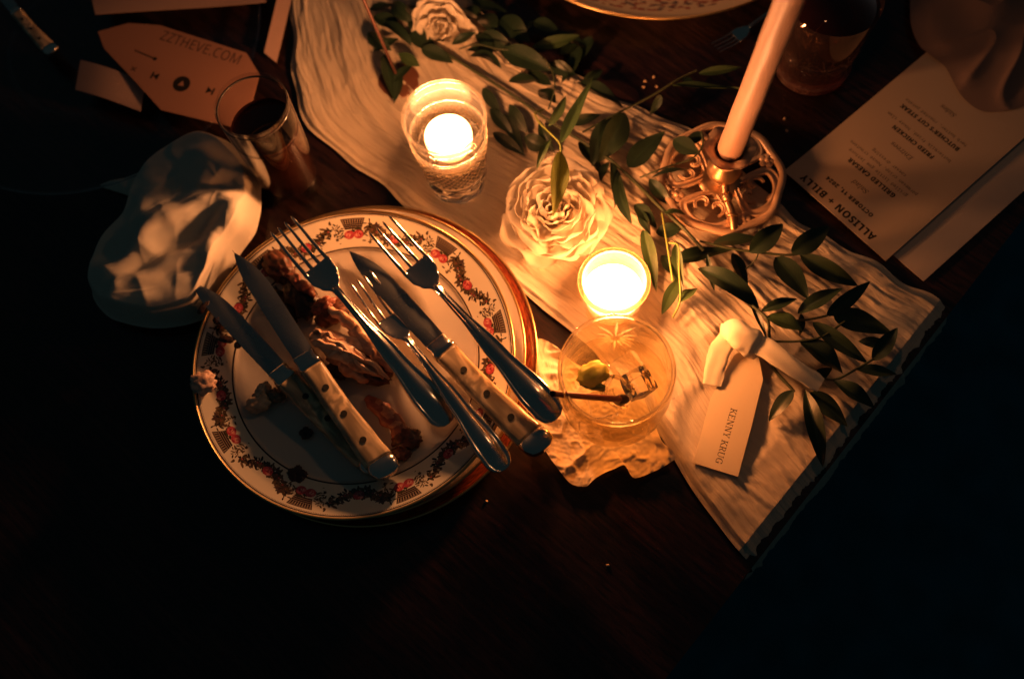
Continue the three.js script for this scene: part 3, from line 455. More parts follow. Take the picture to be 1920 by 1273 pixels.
// ------------------------------------------------------------------ glasses
{ // iced drink in a rounded cut tumbler
  const t = thing('drink_glass', 'rounded star-cut tumbler of clear iced drink standing on the paper napkin', 'glass', drinkAt), H = 0.104;
  const prof = smoothed([[0.0, 0.0008], [0.028, 0.0006], [0.033, 0.003], [0.0375, 0.015], [0.0425, 0.040], [0.0445, 0.065], [0.0440, 0.088], [0.0428, H]], 80);
  const R = keyed([[0, 0.030], [0.003, 0.033], [0.015, 0.0375], [0.04, 0.0425], [0.065, 0.0445], [0.088, 0.0440], [H, 0.0428]]);
  const cutGlass = phys(lin(0.91, 0.85, 0.70), { transmission: 0.984, thickness: 0, roughness: 0.05, ior: 1.5 });
  part('wall', grid(160, 60, (u, v) => { const a = u * 2 * Math.PI, y = 0.003 + v * (H - 0.003), r = R(y); return [Math.cos(a) * r, y, Math.sin(a) * r]; }, true), cutGlass, t);
  for (let k = 0; k < 5; k++) {                                   // stars of V-cuts standing on the bulge of the wall
    const c = k / 5 * 2 * Math.PI - Math.PI / 2 + 0.06, rays = [];
    for (let j = 0; j < 14; j++) {
      const th = j / 14 * 2 * Math.PI + Math.PI / 2, long = 0.013 + 0.022 * Math.max(0, Math.sin(th)) ** 3 + 0.005 * (j % 2), st = [];
      for (let i = 0; i <= 8; i++) { const f = i / 8, w = 0.00125 * Math.sin(Math.PI * (0.04 + 0.92 * f ** 0.8)); st.push([f, w]); }
      rays.push(grid(3, 8, (u, v) => { const f = v, w = 0.0011 * Math.sin(Math.PI * (0.03 + 0.94 * f ** 0.75)), d = 0.003 + f * long, q = [-1, 0, 1, -1][Math.round(u * 3)], bump = q === 0 ? w * 0.9 : 0.0002, y = 0.050 + Math.sin(th) * d + Math.cos(th) * q * w, a = c + (Math.cos(th) * d - Math.sin(th) * q * w) / 0.0445, r = R(y) + bump; return [Math.cos(a) * r, y, Math.sin(a) * r]; }));
    }
    part('star_cut', mergeGeometries(rays), phys(lin(1, 0.97, 0.88), { transmission: 0.975, thickness: 0, roughness: 0.26 }), t);
  }
  part('rim', new THREE.TorusGeometry(0.0419, 0.0016, 12, 120).rotateX(Math.PI / 2).translate(0, H, 0), M.solid, t);
  part('inner_wall', grid(120, 40, (u, v) => { const a = u * 2 * Math.PI, y = 0.012 + v * (H - 0.013), r = R(y) - 0.0017; return [Math.cos(a) * r, y, Math.sin(a) * r]; }, true), cutGlass, t);
  part('base', lathe(smoothed([[0, 0.0006], [0.030, 0.0006], [0.0335, 0.003], [0.0345, 0.008], [0.031, 0.0105], [0, 0.0095]], 40), 90), M.glass, t);
  const lev = 0.050, liq = thing('iced_drink', 'clear pale liquid with lime filling the star-cut tumbler', 'drink', drinkAt.clone().add(V3(0, 0.0112, 0)));
  part('liquid', lathe([[0, 0], [0.0305, 0], [0.0355, 0.008], [0.0395, 0.028], [R(lev + 0.011) - 0.0027, lev], [R(lev + 0.011) - 0.0034, lev - 0.0008], [0, lev - 0.0008]], 96), phys(lin(0.96, 0.93, 0.84), { transmission: 0.985, thickness: 0, roughness: 0.03, ior: 1.33 }), liq);
  const W = (x, y, h) => at(x, y, h);
  const lime = thing('lime_wedge', 'green lime wedge floating in the iced drink', 'lime', W(1112, 702, 0.055));
  part('flesh', lump(V3(0, 0, 0), [0.013, 0.0045, 0.010], 1.4, 0.25, 101, [[0.38, 0.42, 0.06], [0.55, 0.55, 0.15]], 0.5, 4), meatM, lime);
  part('peel', lump(V3(0.0, -0.003, 0.008), [0.011, 0.004, 0.004], 1.4, 0.25, 103, [[0.05, 0.12, 0.03], [0.10, 0.18, 0.04]], -0.3, 4), meatM, lime);
  const iceM = phys(lin(0.95, 0.95, 0.95), { transmission: 1, thickness: 0.01, roughness: 0.06, ior: 1.31 });
  for (const [x, y, h, r] of [[1178, 690, 0.056, 0.6], [1158, 735, 0.050, 1.2], [1130, 760, 0.040, 0.2], [1195, 720, 0.048, 2]]) {
    const g = new THREE.BoxGeometry(0.022, 0.019, 0.022, 4, 4, 4), q = g.attributes.position; for (let i = 0; i < q.count; i++) { const v = V3(q.getX(i), q.getY(i), q.getZ(i)), s = 1 - 0.12 * (v.lengthSq() / 0.00036) + 0.07 * n3(v.x * 90 + r, v.y * 90, v.z * 90); q.setXYZ(i, v.x * s, v.y * s, v.z * s); } g.computeVertexNormals();
    const o = part('ice_cube', g.rotateX(0.3 * r).rotateY(r), iceM, scene); o.position.copy(W(x, y, h)); tag(o, 'clear ice cube floating in the star-cut tumbler', 'ice cube', 'ice cubes in the clear drink');
  }
  const a = W(1166, 749, 0.052), b = W(1036, 738, 0.112);
  const stir = thing('cocktail_stirrer', 'thin dark red stirrer straw leaning out of the iced drink', 'straw', a);
  part('straw', tube([V3(0, 0, 0), b.clone().sub(a).multiplyScalar(0.5), b.clone().sub(a)], 0.0026, 12, 12), std(lin(0.16, 0.028, 0.02), { roughness: 0.4 }), stir);
  part('tip', new THREE.SphereGeometry(0.0042, 14, 10).scale(1.5, 1, 1), std(lin(0.05, 0.012, 0.012), { roughness: 0.4 }), stir);
}
{ // dark drink in a highball
  const p = at(547, 336, 0.002), H = 0.120, r0 = 0.027, r1 = 0.0305, t = thing('highball_glass', 'tall plain highball glass of dark drink standing behind the plates', 'glass', p);
  part('wall', lathe(smoothed([[0, 0.0006], [r0 - 0.003, 0.0006], [r0, 0.004], [r0 + 0.0008, 0.02], [r1, H - 0.002], [r1 - 0.0006, H], [r1 - 0.0016, H - 0.001], [r0 - 0.001, 0.02], [r0 - 0.003, 0.0135], [0, 0.012]], 90), 96), M.glass, t);
  part('rim', new THREE.TorusGeometry(r1 - 0.0007, 0.0009, 10, 110).rotateX(Math.PI / 2).translate(0, H, 0), std(lin(0.05, 0.04, 0.035), { roughness: 0.08 }), t);
  const lv = 0.072, q = thing('dark_drink', 'almost black drink filling the highball glass', 'drink', p.clone().add(V3(0, 0.0145, 0)));
  part('liquid', lathe(smoothed([[0, 0], [r0 - 0.004, 0], [r0 - 0.0018, 0.004], [r1 - 0.0028, lv - 0.001], [r1 - 0.0026, lv + 0.0006], [r1 - 0.0042, lv - 0.0008], [0, lv - 0.001]], 50), 90), phys(lin(0.018, 0.006, 0.004), { roughness: 0.03 }), q);
}
{ // crystal tumbler beyond the taper
  const p = at(1521, 122, 0.002), t = thing('crystal_tumbler', 'heavy cut-crystal tumbler of reddish drink behind the taper candle', 'glass', p), H = 0.095, r0 = 0.033, r1 = 0.040;
  const cut = (a, y) => { const k = a * 5 / Math.PI, c = (k % 1 + 1) % 1 - 0.5, x = c * 0.024, dy = y - 0.040, r = Math.hypot(x, dy), th = Math.atan2(dy, x); return (1 - smoothstep(Math.abs(Math.sin(th * 5)) * r, 0, 0.0018)) * (1 - smoothstep(r, 0.014, 0.020)); };
  part('wall', grid(300, 90, (u, v) => { const a = u * 2 * Math.PI, y = 0.002 + v * H, r = lerp(r0, r1, v) + 0.0016 * Math.abs(Math.sin(a * 10)) * (1 - smoothstep(v, 0.1, 0.16)) - 0.0022 * cut(a, y); return [Math.cos(a) * r, y, Math.sin(a) * r]; }, true), phys(lin(0.9, 0.72, 0.68), { transmission: 0.985, thickness: 0, roughness: 0.06 }), t);
  part('base', lathe(smoothed([[0, 0.0008], [r0 - 0.002, 0.0006], [r0 + 0.001, 0.004], [r0, 0.012], [0, 0.011]], 30), 80), phys(lin(1, 0.62, 0.55), { transmission: 0.93, thickness: 0, roughness: 0.05 }), t);
  const q = thing('red_drink', 'reddish brown drink in the cut-crystal tumbler', 'drink', p.clone().add(V3(0, 0.0128, 0)));
  part('liquid', lathe([[0, 0], [r0 - 0.002, 0], [lerp(r0, r1, 0.9) - 0.0032, 0.074], [0, 0.0735]], 80), phys(lin(0.20, 0.06, 0.055), { transmission: 0.95, thickness: 0, roughness: 0.05 }), q);
}

// ------------------------------------------------------------------ far plates and cutlery
{
  const c = at(1238, -262, 0.02), R = at(1250, 38, 0.022).distanceTo(at(1238, -262, 0.022));
  const flo = data(1024, 128, (x, y) => { const k = smoothstep(fbm(x * 90, y * 9, 3) + (y > 0.15 && y < 0.8 ? 0.12 : -0.6), 0.12, 0.3), b = n2(x * 60, y * 6) > 0.1; return b ? [lerp(0.80, 0.42, k), lerp(0.72, 0.36, k), lerp(0.6, 0.36, k)] : [lerp(0.80, 0.60, k), lerp(0.72, 0.36, k), lerp(0.6, 0.3, k)]; });
  plate('side_plate', 'floral rimmed plate with gilt edge set across the table', V3(c.x, 0, c.z), R, 0.021, R * 0.72, 0.006, { well: M.china, rim: phys(lin(1, 1, 1), { map: flo, roughness: 0.14, clearcoat: 0.5, clearcoatRoughness: 0.06 }) });
  const f = copyOf(fork1, 'fork', 'steel fork on bare table beside the taper candle');
  delete f.userData.group; along(f, at(1520, -20, 0.004), at(1338, 98, 0.006), 0.208);
  const d = at(150, 58, 0.02), dR = at(255, 326, 0.02).distanceTo(d), dk = phys(lin(1, 1, 1), { transmission: 1, thickness: 0, roughness: 0.05, specularIntensity: 0.3 });
  plate('glass_plate', 'clear glass plate at the dark corner under the printed card', V3(d.x, 0, d.z), dR, 0.018, dR * 0.7, 0.006, { well: dk, rim: dk, edge: M.solid });
  const kf = copyOf(knifeB, 'steak_knife', 'steak knife lying on the clear glass plate'); delete kf.userData.group;
  along(kf, at(95, 100, 0.024), at(-40, -60, 0.022), 0.232);
}

// ------------------------------------------------------------------ printed cards
function sheet(corner, u, v, bend, n = 40) {           // a thin sheet; corner = reader's top left, u reads right, v runs down the page
  const T = 0.0005, f = (dy) => (a, b) => { const p = corner.clone().addScaledVector(u, a).addScaledVector(v, b); return [p.x, p.y + bend(a, b) + dy, p.z, a, 1 - b]; };
  return mergeGeometries([grid(n, n, f(0)), grid(n, n, f(-T)), grid(n, 1, (a, b) => { const p = f(-T * b)(a, 0); return p; }), grid(n, 1, (a, b) => f(-T * b)(a, 1)), grid(n, 1, (a, b) => f(-T * b)(0, a)), grid(n, 1, (a, b) => f(-T * b)(1, a))]);
}
const paperTone = (c, w, h, base) => { c.fillStyle = base; c.fillRect(0, 0, w, h); for (let k = 0; k < 2600; k++) { c.fillStyle = k & 1 ? 'rgba(255,250,240,0.05)' : 'rgba(90,70,50,0.05)'; c.fillRect(rnd() * w, rnd() * h, 1 + rnd() * 9, 1 + rnd() * 2); } };
{
  const A = at(1661, 490, 0.004), B = at(1468, 326, 0.004), u = B.clone().sub(A), w = u.length(), v = V3(u.z, 0, -u.x).multiplyScalar(-1); if (v.dot(at(1800, 200).sub(A)) < 0) v.negate(); v.setLength(0.235).applyAxisAngle(V3(0, 1, 0), -0.03);
  const menu = canvas(840, Math.round(840 * 0.235 / w), (c, W, H) => {
    paperTone(c, W, H, '#d9cbb8'); c.fillStyle = "#17120f"; c.textAlign = "center";
    const line = (s, y, font, sp = 0) => { c.font = font.replace(/(\d+)px/, (m, n) => Math.round(n * W / 1024) + 'px'); c.letterSpacing = sp * W / 1024 + 'px'; y = 0.10 + (y - 0.185) * 1.1; c.fillText(s, W * 0.53, y * W); if (font.startsWith('bold')) { c.lineWidth = 2.4; c.strokeStyle = '#17120f'; c.strokeText(s, W * 0.53, y * W); } };
    line('ALLISON + BILLY', 0.185, 'bold 84px sans-serif', 4);
    line('OCTOBER 11, 2024', 0.29, 'bold 48px sans-serif', 3);
    line('Salad', 0.40, 'italic 56px serif');
    line('GRILLED CAESAR', 0.51, 'bold 54px sans-serif', 2);
    line('grilled little gem lettuce', 0.565, '36px monospace'); line('parmesan crisp, house croutons', 0.62, '36px monospace'); line('caesar dressing', 0.675, '36px monospace');
    line('Entrees', 0.81, 'italic 56px serif');
    line('FRIED CHICKEN', 0.92, 'bold 50px sans-serif', 2); line('buttermilk fried, house slaw', 0.975, '36px monospace');
    line("BUTCHER'S CUT STEAK", 1.09, 'bold 50px sans-serif', 2); line('herb butter, roasted potato', 1.145, '36px monospace');
    line('Sides', 1.28, 'italic 56px serif');
  });
  const back = thing('backing_card', 'blank card sticking out from underneath the printed menu', 'card', V3(0, 0, 0)), un = u.clone().normalize();
  const A2 = at(1733, 527, 0.0022), u2 = un.clone().multiplyScalar(w * 0.9);
  part('card', sheet(A2, u2, v, (a, b) => 0.0006 * Math.sin(a * 3)), M.paper, back);
  tag(part('printed_menu', sheet(A.setY(0.0052), u, v, (a, b) => 0.0035 * (1 - Math.min(1, b * 4)) ** 2 * a + 0.0012 * Math.sin(a * 2.5 + b)), std(lin(0.64, 0.56, 0.52), { map: menu, roughness: 0.95 }), scene), 'printed dinner menu sheet with bold title lying under the candlestick rim', 'menu');
}
{ // name tag
  const L = (x, y) => at(x, y, 0.0085), o = L(1301, 873), q = L(1385, 893), top = L(1428, 690);
  const pts = [[1300, 868], [1384, 894], [1410, 798], [1431, 712], [1423, 668], [1400, 650], [1376, 668], [1333, 746], [1316, 810]].map(([x, y]) => L(x, y));
  const ex = q.clone().sub(o).setY(0).normalize(), ez = V3(-ex.z, 0, ex.x), sh = new THREE.Shape(pts.map((p) => { const d = p.clone().sub(o); return new THREE.Vector2(d.dot(ex), -d.dot(ez)); }));
  const len = 0.1, wid = 0.05;
  const g = new THREE.ExtrudeGeometry(sh, { depth: 0.0006, bevelEnabled: false });   // x along the foot of the tag, y up the tag
  const P = g.attributes.position, U = g.attributes.uv; for (let i = 0; i < P.count; i++) U.setXY(i, P.getX(i) / wid + 0.15, P.getY(i) / len);
  g.applyMatrix4(new THREE.Matrix4().makeBasis(ex, ez.clone().negate(), V3(0, 1, 0)).setPosition(o));
  // text runs down the tag: find it in the tag's own axes
  const loc = (x, y) => { const d = L(x, y).sub(o); return [d.dot(ex) / wid + 0.15, -d.dot(ez) / len]; }, a = loc(1377, 766), b = loc(1347, 870);
  const tex = canvas(512, 1024, (c, W, H) => {
    paperTone(c, W, H, '#e2d2b9'); c.fillStyle = '#2b2019'; const x0 = a[0] * W, y0 = (1 - a[1]) * H, x1 = b[0] * W, y1 = (1 - b[1]) * H, l = Math.hypot(x1 - x0, y1 - y0);
    c.translate(x0, y0); c.rotate(Math.atan2(y1 - y0, x1 - x0)); c.font = '66px serif'; const m = c.measureText('KENNY KRUG').width; c.scale(l / m, l / m); c.textBaseline = 'middle'; c.fillText('KENNY KRUG', 0, 0);
  });
  tag(part('name_tag', g, std(lin(0.9, 0.86, 0.8), { map: tex, roughness: 0.9 }), scene), 'cream name tag tucked under the knotted ribbon', 'name card');
  const r = thing('knotted_ribbon', 'cream cloth ribbon tied in a knot over the name tag', 'ribbon', at(1385, 640, 0.004));
  const strip = (pts, ws, hs, nm) => {
    const c = new THREE.CatmullRomCurve3(pts.map(([x, y, h]) => rel(r, x, y, h))), n = 40, W = keyed(ws), T = keyed(hs), m = 22;
    part(nm, grid(m, n, (u, v) => { const p = c.getPoint(v), d = c.getTangent(v), s = V3(-d.z, 0, d.x).normalize(), k = s.clone().cross(d).normalize(); if (k.y < 0) k.negate(); const a = u * 2 * Math.PI, rr = 1 + 0.10 * n2(v * 3 + pts[0][0], Math.cos(a) * 1.5); return [p.x + s.x * Math.cos(a) * W(v) * rr + k.x * Math.sin(a) * T(v), p.y + Math.sin(a) * T(v) * rr + 0.0002 * Math.cos(a * 5 + v * 4), p.z + s.z * Math.cos(a) * W(v) * rr + k.z * Math.sin(a) * T(v), u * 0.04, v * 0.05]; }, true), M.ribbon, r);
  };
  strip([[1336, 722, 0.0105], [1341, 690, 0.012], [1352, 655, 0.014], [1368, 632, 0.016]], [[0, 0.0080], [0.5, 0.0092], [1, 0.0085]], [[0, 0.0007], [0.6, 0.0012], [1, 0.003]], 'tail');
  strip([[1404, 636, 0.020], [1440, 655, 0.024], [1490, 690, 0.024], [1540, 722, 0.020]], [[0, 0.0080], [0.3, 0.0092], [0.9, 0.0080], [1, 0.0062]], [[0, 0.003], [0.3, 0.0012], [1, 0.0007]], 'tail');
  strip([[1352, 622, 0.015], [1372, 620, 0.0205], [1396, 634, 0.022], [1414, 648, 0.019], [1424, 660, 0.014]], [[0, 0.0072], [0.35, 0.0120], [0.65, 0.0135], [1, 0.0085]], [[0, 0.0016], [0.4, 0.0055], [0.65, 0.0065], [1, 0.0025]], 'knot');
}
{ // printed card with player buttons, and loose sheets
  const h = 0.0235, L = (x, y) => at(x, y, h), o = L(250, 130), ex = L(395, 174).sub(o).setY(0).normalize(), ez = V3(-ex.z, 0, ex.x), S = 0.16;
  const loc = (x, y) => { const d = L(x, y).sub(o); return [d.dot(ex), -d.dot(ez)]; };
  const sh = new THREE.Shape([[183, 60], [240, 44], [300, 48], [462, 100], [486, 140], [470, 200], [440, 240], [372, 224], [302, 207], [250, 150], [195, 92]].map(([x, y]) => new THREE.Vector2(...loc(x, y))));
  const g = new THREE.ExtrudeGeometry(sh, { depth: 0.0007, bevelEnabled: false }), P = g.attributes.position, U = g.attributes.uv; for (let i = 0; i < P.count; i++) U.setXY(i, P.getX(i) / S + 0.35, P.getY(i) / S + 0.5);
  g.applyMatrix4(new THREE.Matrix4().makeBasis(ex, ez.clone().negate(), V3(0, 1, 0)).setPosition(o));
  const tex = canvas(1024, 1024, (c, W, H) => {
    paperTone(c, W, H, '#c9a894'); c.fillStyle = '#120f10'; c.strokeStyle = '#120f10';
    const at2 = (x, y) => { const [a, b] = loc(x, y); return [(a / S + 0.35) * W, (0.5 - b / S) * H]; }, dot = (x, y, r) => { c.beginPath(); c.arc(...at2(x, y), r, 0, 7); c.fill(); };
    { const [a, b] = at2(302, 66), [a2, b2] = at2(452, 114); c.save(); c.translate(a, b); c.rotate(Math.atan2(b2 - b, a2 - a)); c.globalAlpha = 0.6; c.font = '60px sans-serif'; const m = c.measureText('ZZTHEVE.COM').width, k = Math.hypot(a2 - a, b2 - b) / m; c.scale(k, k * 1.1); c.textBaseline = 'middle'; c.fillText('ZZTHEVE.COM', 0, 0); c.restore(); }
    c.lineWidth = 9; c.beginPath(); c.moveTo(...at2(252, 95)); c.lineTo(...at2(290, 111)); c.stroke(); dot(290, 111, 13);
    dot(340, 158, 54); c.fillStyle = '#c9a894'; { const [a, b] = at2(340, 158); c.beginPath(); c.moveTo(a - 20, b + 16); c.lineTo(a + 20, b + 10); c.lineTo(a - 2, b - 24); c.fill(); } c.fillStyle = '#120f10';
    const skip = (x, y, d) => { const [a, b] = at2(x, y); c.beginPath(); c.moveTo(a - d * 24, b - 24); c.lineTo(a + d * 14, b); c.lineTo(a - d * 24, b + 24); c.fill(); c.fillRect(d > 0 ? a + 12 : a - 24, b - 24, 12, 48); };
    skip(290, 143, -1); skip(394, 171, 1); { const [a, b] = at2(250, 130); c.lineWidth = 6; c.beginPath(); c.moveTo(a - 16, b - 14); c.lineTo(a + 16, b + 14); c.moveTo(a - 16, b + 14); c.lineTo(a + 16, b - 14); c.stroke(); }
  });
  tag(part('player_card', g, std(lin(0.66, 0.46, 0.40), { map: tex, roughness: 0.95 }), scene), 'printed card with media player buttons lying by the highball glass', 'card');
  const pa = std(lin(0.36, 0.23, 0.19), { roughness: 0.95 });
  const q = (x, y, h, x2, y2, x3, y3) => { const o = at(x, y, h); return [o, at(x2, y2, h).sub(o), at(x3, y3, h).sub(o)]; };
  tag(part('paper_sheet', sheet(...q(150, 112, 0.0205, 270, 150, 140, 168), (a, b) => 0.002 * Math.sin(a * 4)), pa, scene), 'corner of blank paper poking out under the player card', 'paper');
  tag(part('paper_sheet', sheet(...q(160, -60, 0.024, 470, -90, 180, 30), (a, b) => 0.003 * Math.sin(a * 3 + b * 2)), pa, scene), 'blank paper sheet lying beyond the player card on the glass plate', 'paper');
  const s = at(520, 122, 0.003), e = at(558, -40, 0.003), side = at(500, 110, 0.003).sub(s);
  tag(part('folded_card', sheet(s, e.clone().sub(s), side.clone().setY(0.004), (a, b) => 0.004 + 0.002 * b), pa, scene), 'narrow edge of folded card beside the start of the runner', 'card');
  const rod = thing('copper_rod', 'thin copper rod standing upright among the leaves behind the tall tumbler', 'rod', at(748, 152, 0.004));
  part('rod', tube([V3(0, 0, 0), rel(rod, 652, -68, 0.14)], 0.0015, 4, 12), std(lin(0.075, 0.030, 0.022), { metalness: 0.3, roughness: 0.45 }), rod);
  part('base', lathe(smoothed([[0, 0], [0.018, 0], [0.018, 0.002], [0.003, 0.004], [0.0015, 0.006]], 20), 40), std(lin(0.2, 0.08, 0.05), { metalness: 0.5, roughness: 0.5 }), rod);
}

// ------------------------------------------------------------------ flowers
function rose(name, label, pos, R, tilt, n, m) {
  const t = thing(name, label, 'flower', pos); t.rotation.set(tilt[0], tilt[1], tilt[2], 'YXZ');
  const H = R * 0.86;
  for (let k = 0; k < n; k++) {
    const f = k / (n - 1), az = k * 2.39996 + 0.9 * (rnd() - 0.5), rho = R * lerp(0.10, 0.98, f ** 0.85), top = H * lerp(1.06, 0.55, f ** 1.5), half = lerp(1.7, 0.80, f ** 0.5), curl = R * lerp(-0.05, 0.20, f), sd = k * 7.3;
    const g = grid(18, 16, (u, v) => {
      const q = u * 2 - 1, lip = 1 - 0.16 * q * q - 0.10 * Math.abs(q) ** 4 + 0.12 * n2(q * 1.6, sd), vv = Math.min(1, v * lip), ph = q * half * (0.35 + 0.65 * Math.sin(Math.min(1, v * 1.25) * Math.PI / 2));
      const bulge = Math.sin(Math.PI * Math.min(1, vv) * 0.62), r = R * 0.08 + (rho - R * 0.08) * bulge + curl * vv ** 5 + R * 0.10 * v * n2(q * 1.1 + sd, v * 1.2) + R * 0.035 * v ** 3 * Math.sin(q * 6 + sd);
      const y = top * (1 - (1 - vv) ** 1.8) - curl * 0.6 * vv ** 7 + R * 0.08 * v * n2(q * 1.5 + sd, 5); return [Math.cos(az + ph) * r, y, Math.sin(az + ph) * r];
    });
    part('petal', g, m, t);
  }
  part('calyx', lathe(smoothed([[0, -0.004], [R * 0.12, -0.003], [R * 0.22, R * 0.05], [R * 0.1, R * 0.14]], 16), 24), M.stem, t);
  return t;
}
rose('garden_rose', 'large open cream rose lying between the tall tumbler and frosted votive', roseAt.clone().add(V3(0, 0.007, 0)), 0.0455, [0.2, 0.4, 0.06], 32, M.petal);
rose('garden_rose', 'drooping cream flower among the dark leaves at the start of the runner', at(835, 40, 0.012), 0.029, [0.9, 0.3, 0.3], 18, M.petal);

// ------------------------------------------------------------------ greenery
const leafShapes = [0, 1, 2, 3].map((k) => {
  const bend = [0.10, 0.18, -0.06, 0.26][k], side = [0, 0.10, -0.08, 0.05][k], peak = [0.42, 0.48, 0.38, 0.5][k];
  return grid(8, 22, (u, v) => { const q = u * 2 - 1, w = Math.sin(Math.PI * v ** (Math.log(0.5) / Math.log(peak))) ** 0.85 * (1 - 0.12 * v); return [v, bend * v * (1 - v) * 1.6 + 0.10 * Math.abs(q) * w * 0.5 + 0.012 * Math.sin(v * 9 + k) * q, q * 0.5 * w + side * Math.sin(v * Math.PI) , v, u]; });
});
let leafN = 0;
function leaf(t, x0, y0, x1, y1, w, h0 = 0.014, h1 = 0.012, m = M.leaf, shape = leafN % 4) {
  leafN++;
  const a = at(x0, y0, h0), b = at(x1, y1, h1), d = b.clone().sub(a), l = d.length(), x = d.clone().normalize(), wide = at(x0, y0, h0).distanceTo(at(x0 + w, y0, h0));
  const o = part('leaf', leafShapes[shape], m, t), y = V3(0, 1, 0).addScaledVector(x, -x.y).normalize().applyAxisAngle(x, (rnd() - 0.5) * 1.1), z = x.clone().cross(y);
  o.position.copy(a).sub(t.position); o.quaternion.setFromRotationMatrix(new THREE.Matrix4().makeBasis(x, y, z)); o.scale.set(l, l * lerp(0.5, 1.9, rnd()), wide * lerp(0.85, 1.2, rnd())); return o;
}
function branch(label, anchor, stems, leaves) {
  const t = thing('ruscus_branch', label, 'branch', at(...anchor), 'greenery laid along the runner');
  for (const [r, pts, m] of stems) part('stem', tube(pts.map(([x, y, h]) => rel(t, x, y, h)), r, 44, 8), m ?? M.stem, t);
  for (const l of leaves) leaf(t, ...l);
  return t;
}
const P_ = M.leafPale, Y_ = M.leafYoung;
branch('leafy branch running past the tall tumbler towards the rose', [896, 137, 0.006],
  [[0.0016, [[790, 70, 0.012], [850, 108, 0.012], [896, 137, 0.012], [955, 174, 0.013], [1002, 207, 0.014], [1050, 240, 0.014], [1100, 270, 0.014], [1145, 300, 0.016]]], [0.0007, [[860, 92, 0.016], [893, 83, 0.02], [936, 92, 0.024], [1005, 98, 0.026], [1034, 130, 0.026], [1040, 165, 0.024], [1028, 205, 0.018]]]],
  [[806, 73, 846, 78, 22], [846, 84, 893, 60, 20, 0.016, 0.02], [874, 95, 935, 95, 20], [900, 28, 928, 63, 42, 0.012, 0.014], [940, 33, 994, 80, 42, 0.012, 0.012], [997, 88, 1087, 66, 30, 0.016, 0.018, P_], [1052, 103, 1088, 80, 32], [938, 94, 1032, 132, 42, 0.02, 0.02], [953, 153, 1013, 152, 26, 0.018, 0.016], [1010, 168, 1042, 193, 38], [1088, 88, 1052, 158, 26], [918, 203, 962, 252, 28], [924, 248, 985, 292, 24], [983, 256, 1032, 277, 30], [940, 213, 982, 287, 24], [1012, 225, 1040, 285, 22], [1063, 232, 1128, 214, 24, 0.016, 0.016], [1078, 155, 1168, 202, 32, 0.014, 0.01], [1085, 265, 1132, 332, 32, 0.014, 0.01], [747, 100, 787, 124, 28, 0.02, 0.016, P_], [720, 102, 736, 186, 30], [760, 8, 802, 62, 34], [768, 62, 822, 100, 32], [718, 42, 772, 86, 30], [700, 94, 748, 72, 26], [690, 20, 740, 8, 26], [748, 130, 738, 195, 22], [775, 120, 730, 160, 22], [1090, 160, 1130, 130, 22], [965, 120, 1015, 108, 26], [700, 30, 760, 60, 34], [735, 5, 775, 45, 34], [770, 30, 800, 75, 30], [690, 60, 735, 95, 32], [790, 90, 850, 118, 28], [880, 105, 940, 128, 26], [905, 60, 965, 95, 34], [960, 60, 1005, 40, 28], [1000, 40, 1050, 62, 26], [925, 100, 890, 60, 26], [1030, 120, 1080, 140, 28], [1040, 60, 1105, 92, 26], [1110, 70, 1060, 130, 28], [990, 135, 1035, 160, 28], [905, 165, 940, 215, 22], [870, 15, 905, 40, 28], [885, 5, 950, 22, 30], [955, 195, 990, 250, 24]]);
branch('thin sprig arching across bare table towards the taper candle', [1172, 205, 0.006],
  [[0.0010, [[1092, 248, 0.018], [1140, 222, 0.022], [1172, 205, 0.024], [1225, 178, 0.028], [1270, 150, 0.03], [1307, 132, 0.03]]]],
  [[1172, 212, 1122, 305, 44, 0.024, 0.014, M.leaf, 0], [1147, 218, 1110, 312, 36, 0.02, 0.012], [1240, 178, 1219, 215, 18, 0.026, 0.016], [1262, 160, 1388, 166, 18, 0.03, 0.03, P_, 2], [1310, 138, 1392, 126, 18, 0.03, 0.03, P_, 0], [1278, 148, 1304, 162, 18], [1178, 314, 1248, 246, 36, 0.018, 0.016]]);
branch('young yellow-green sprig drooping over the cream rose', [1050, 270, 0.02],
  [[0.0009, [[1020, 205, 0.018], [1004, 212, 0.026], [1010, 228, 0.034], [1030, 248, 0.042], [1050, 270, 0.048], [1052, 286, 0.05]], M.stemYoung]],
  [[1028, 238, 1061, 180, 22, 0.04, 0.046, P_, 1], [1052, 270, 1112, 146, 26, 0.048, 0.05, P_, 2], [1050, 284, 1036, 408, 32, 0.05, 0.054, Y_, 0], [1034, 260, 1006, 320, 14, 0.044, 0.04, P_, 3]]);
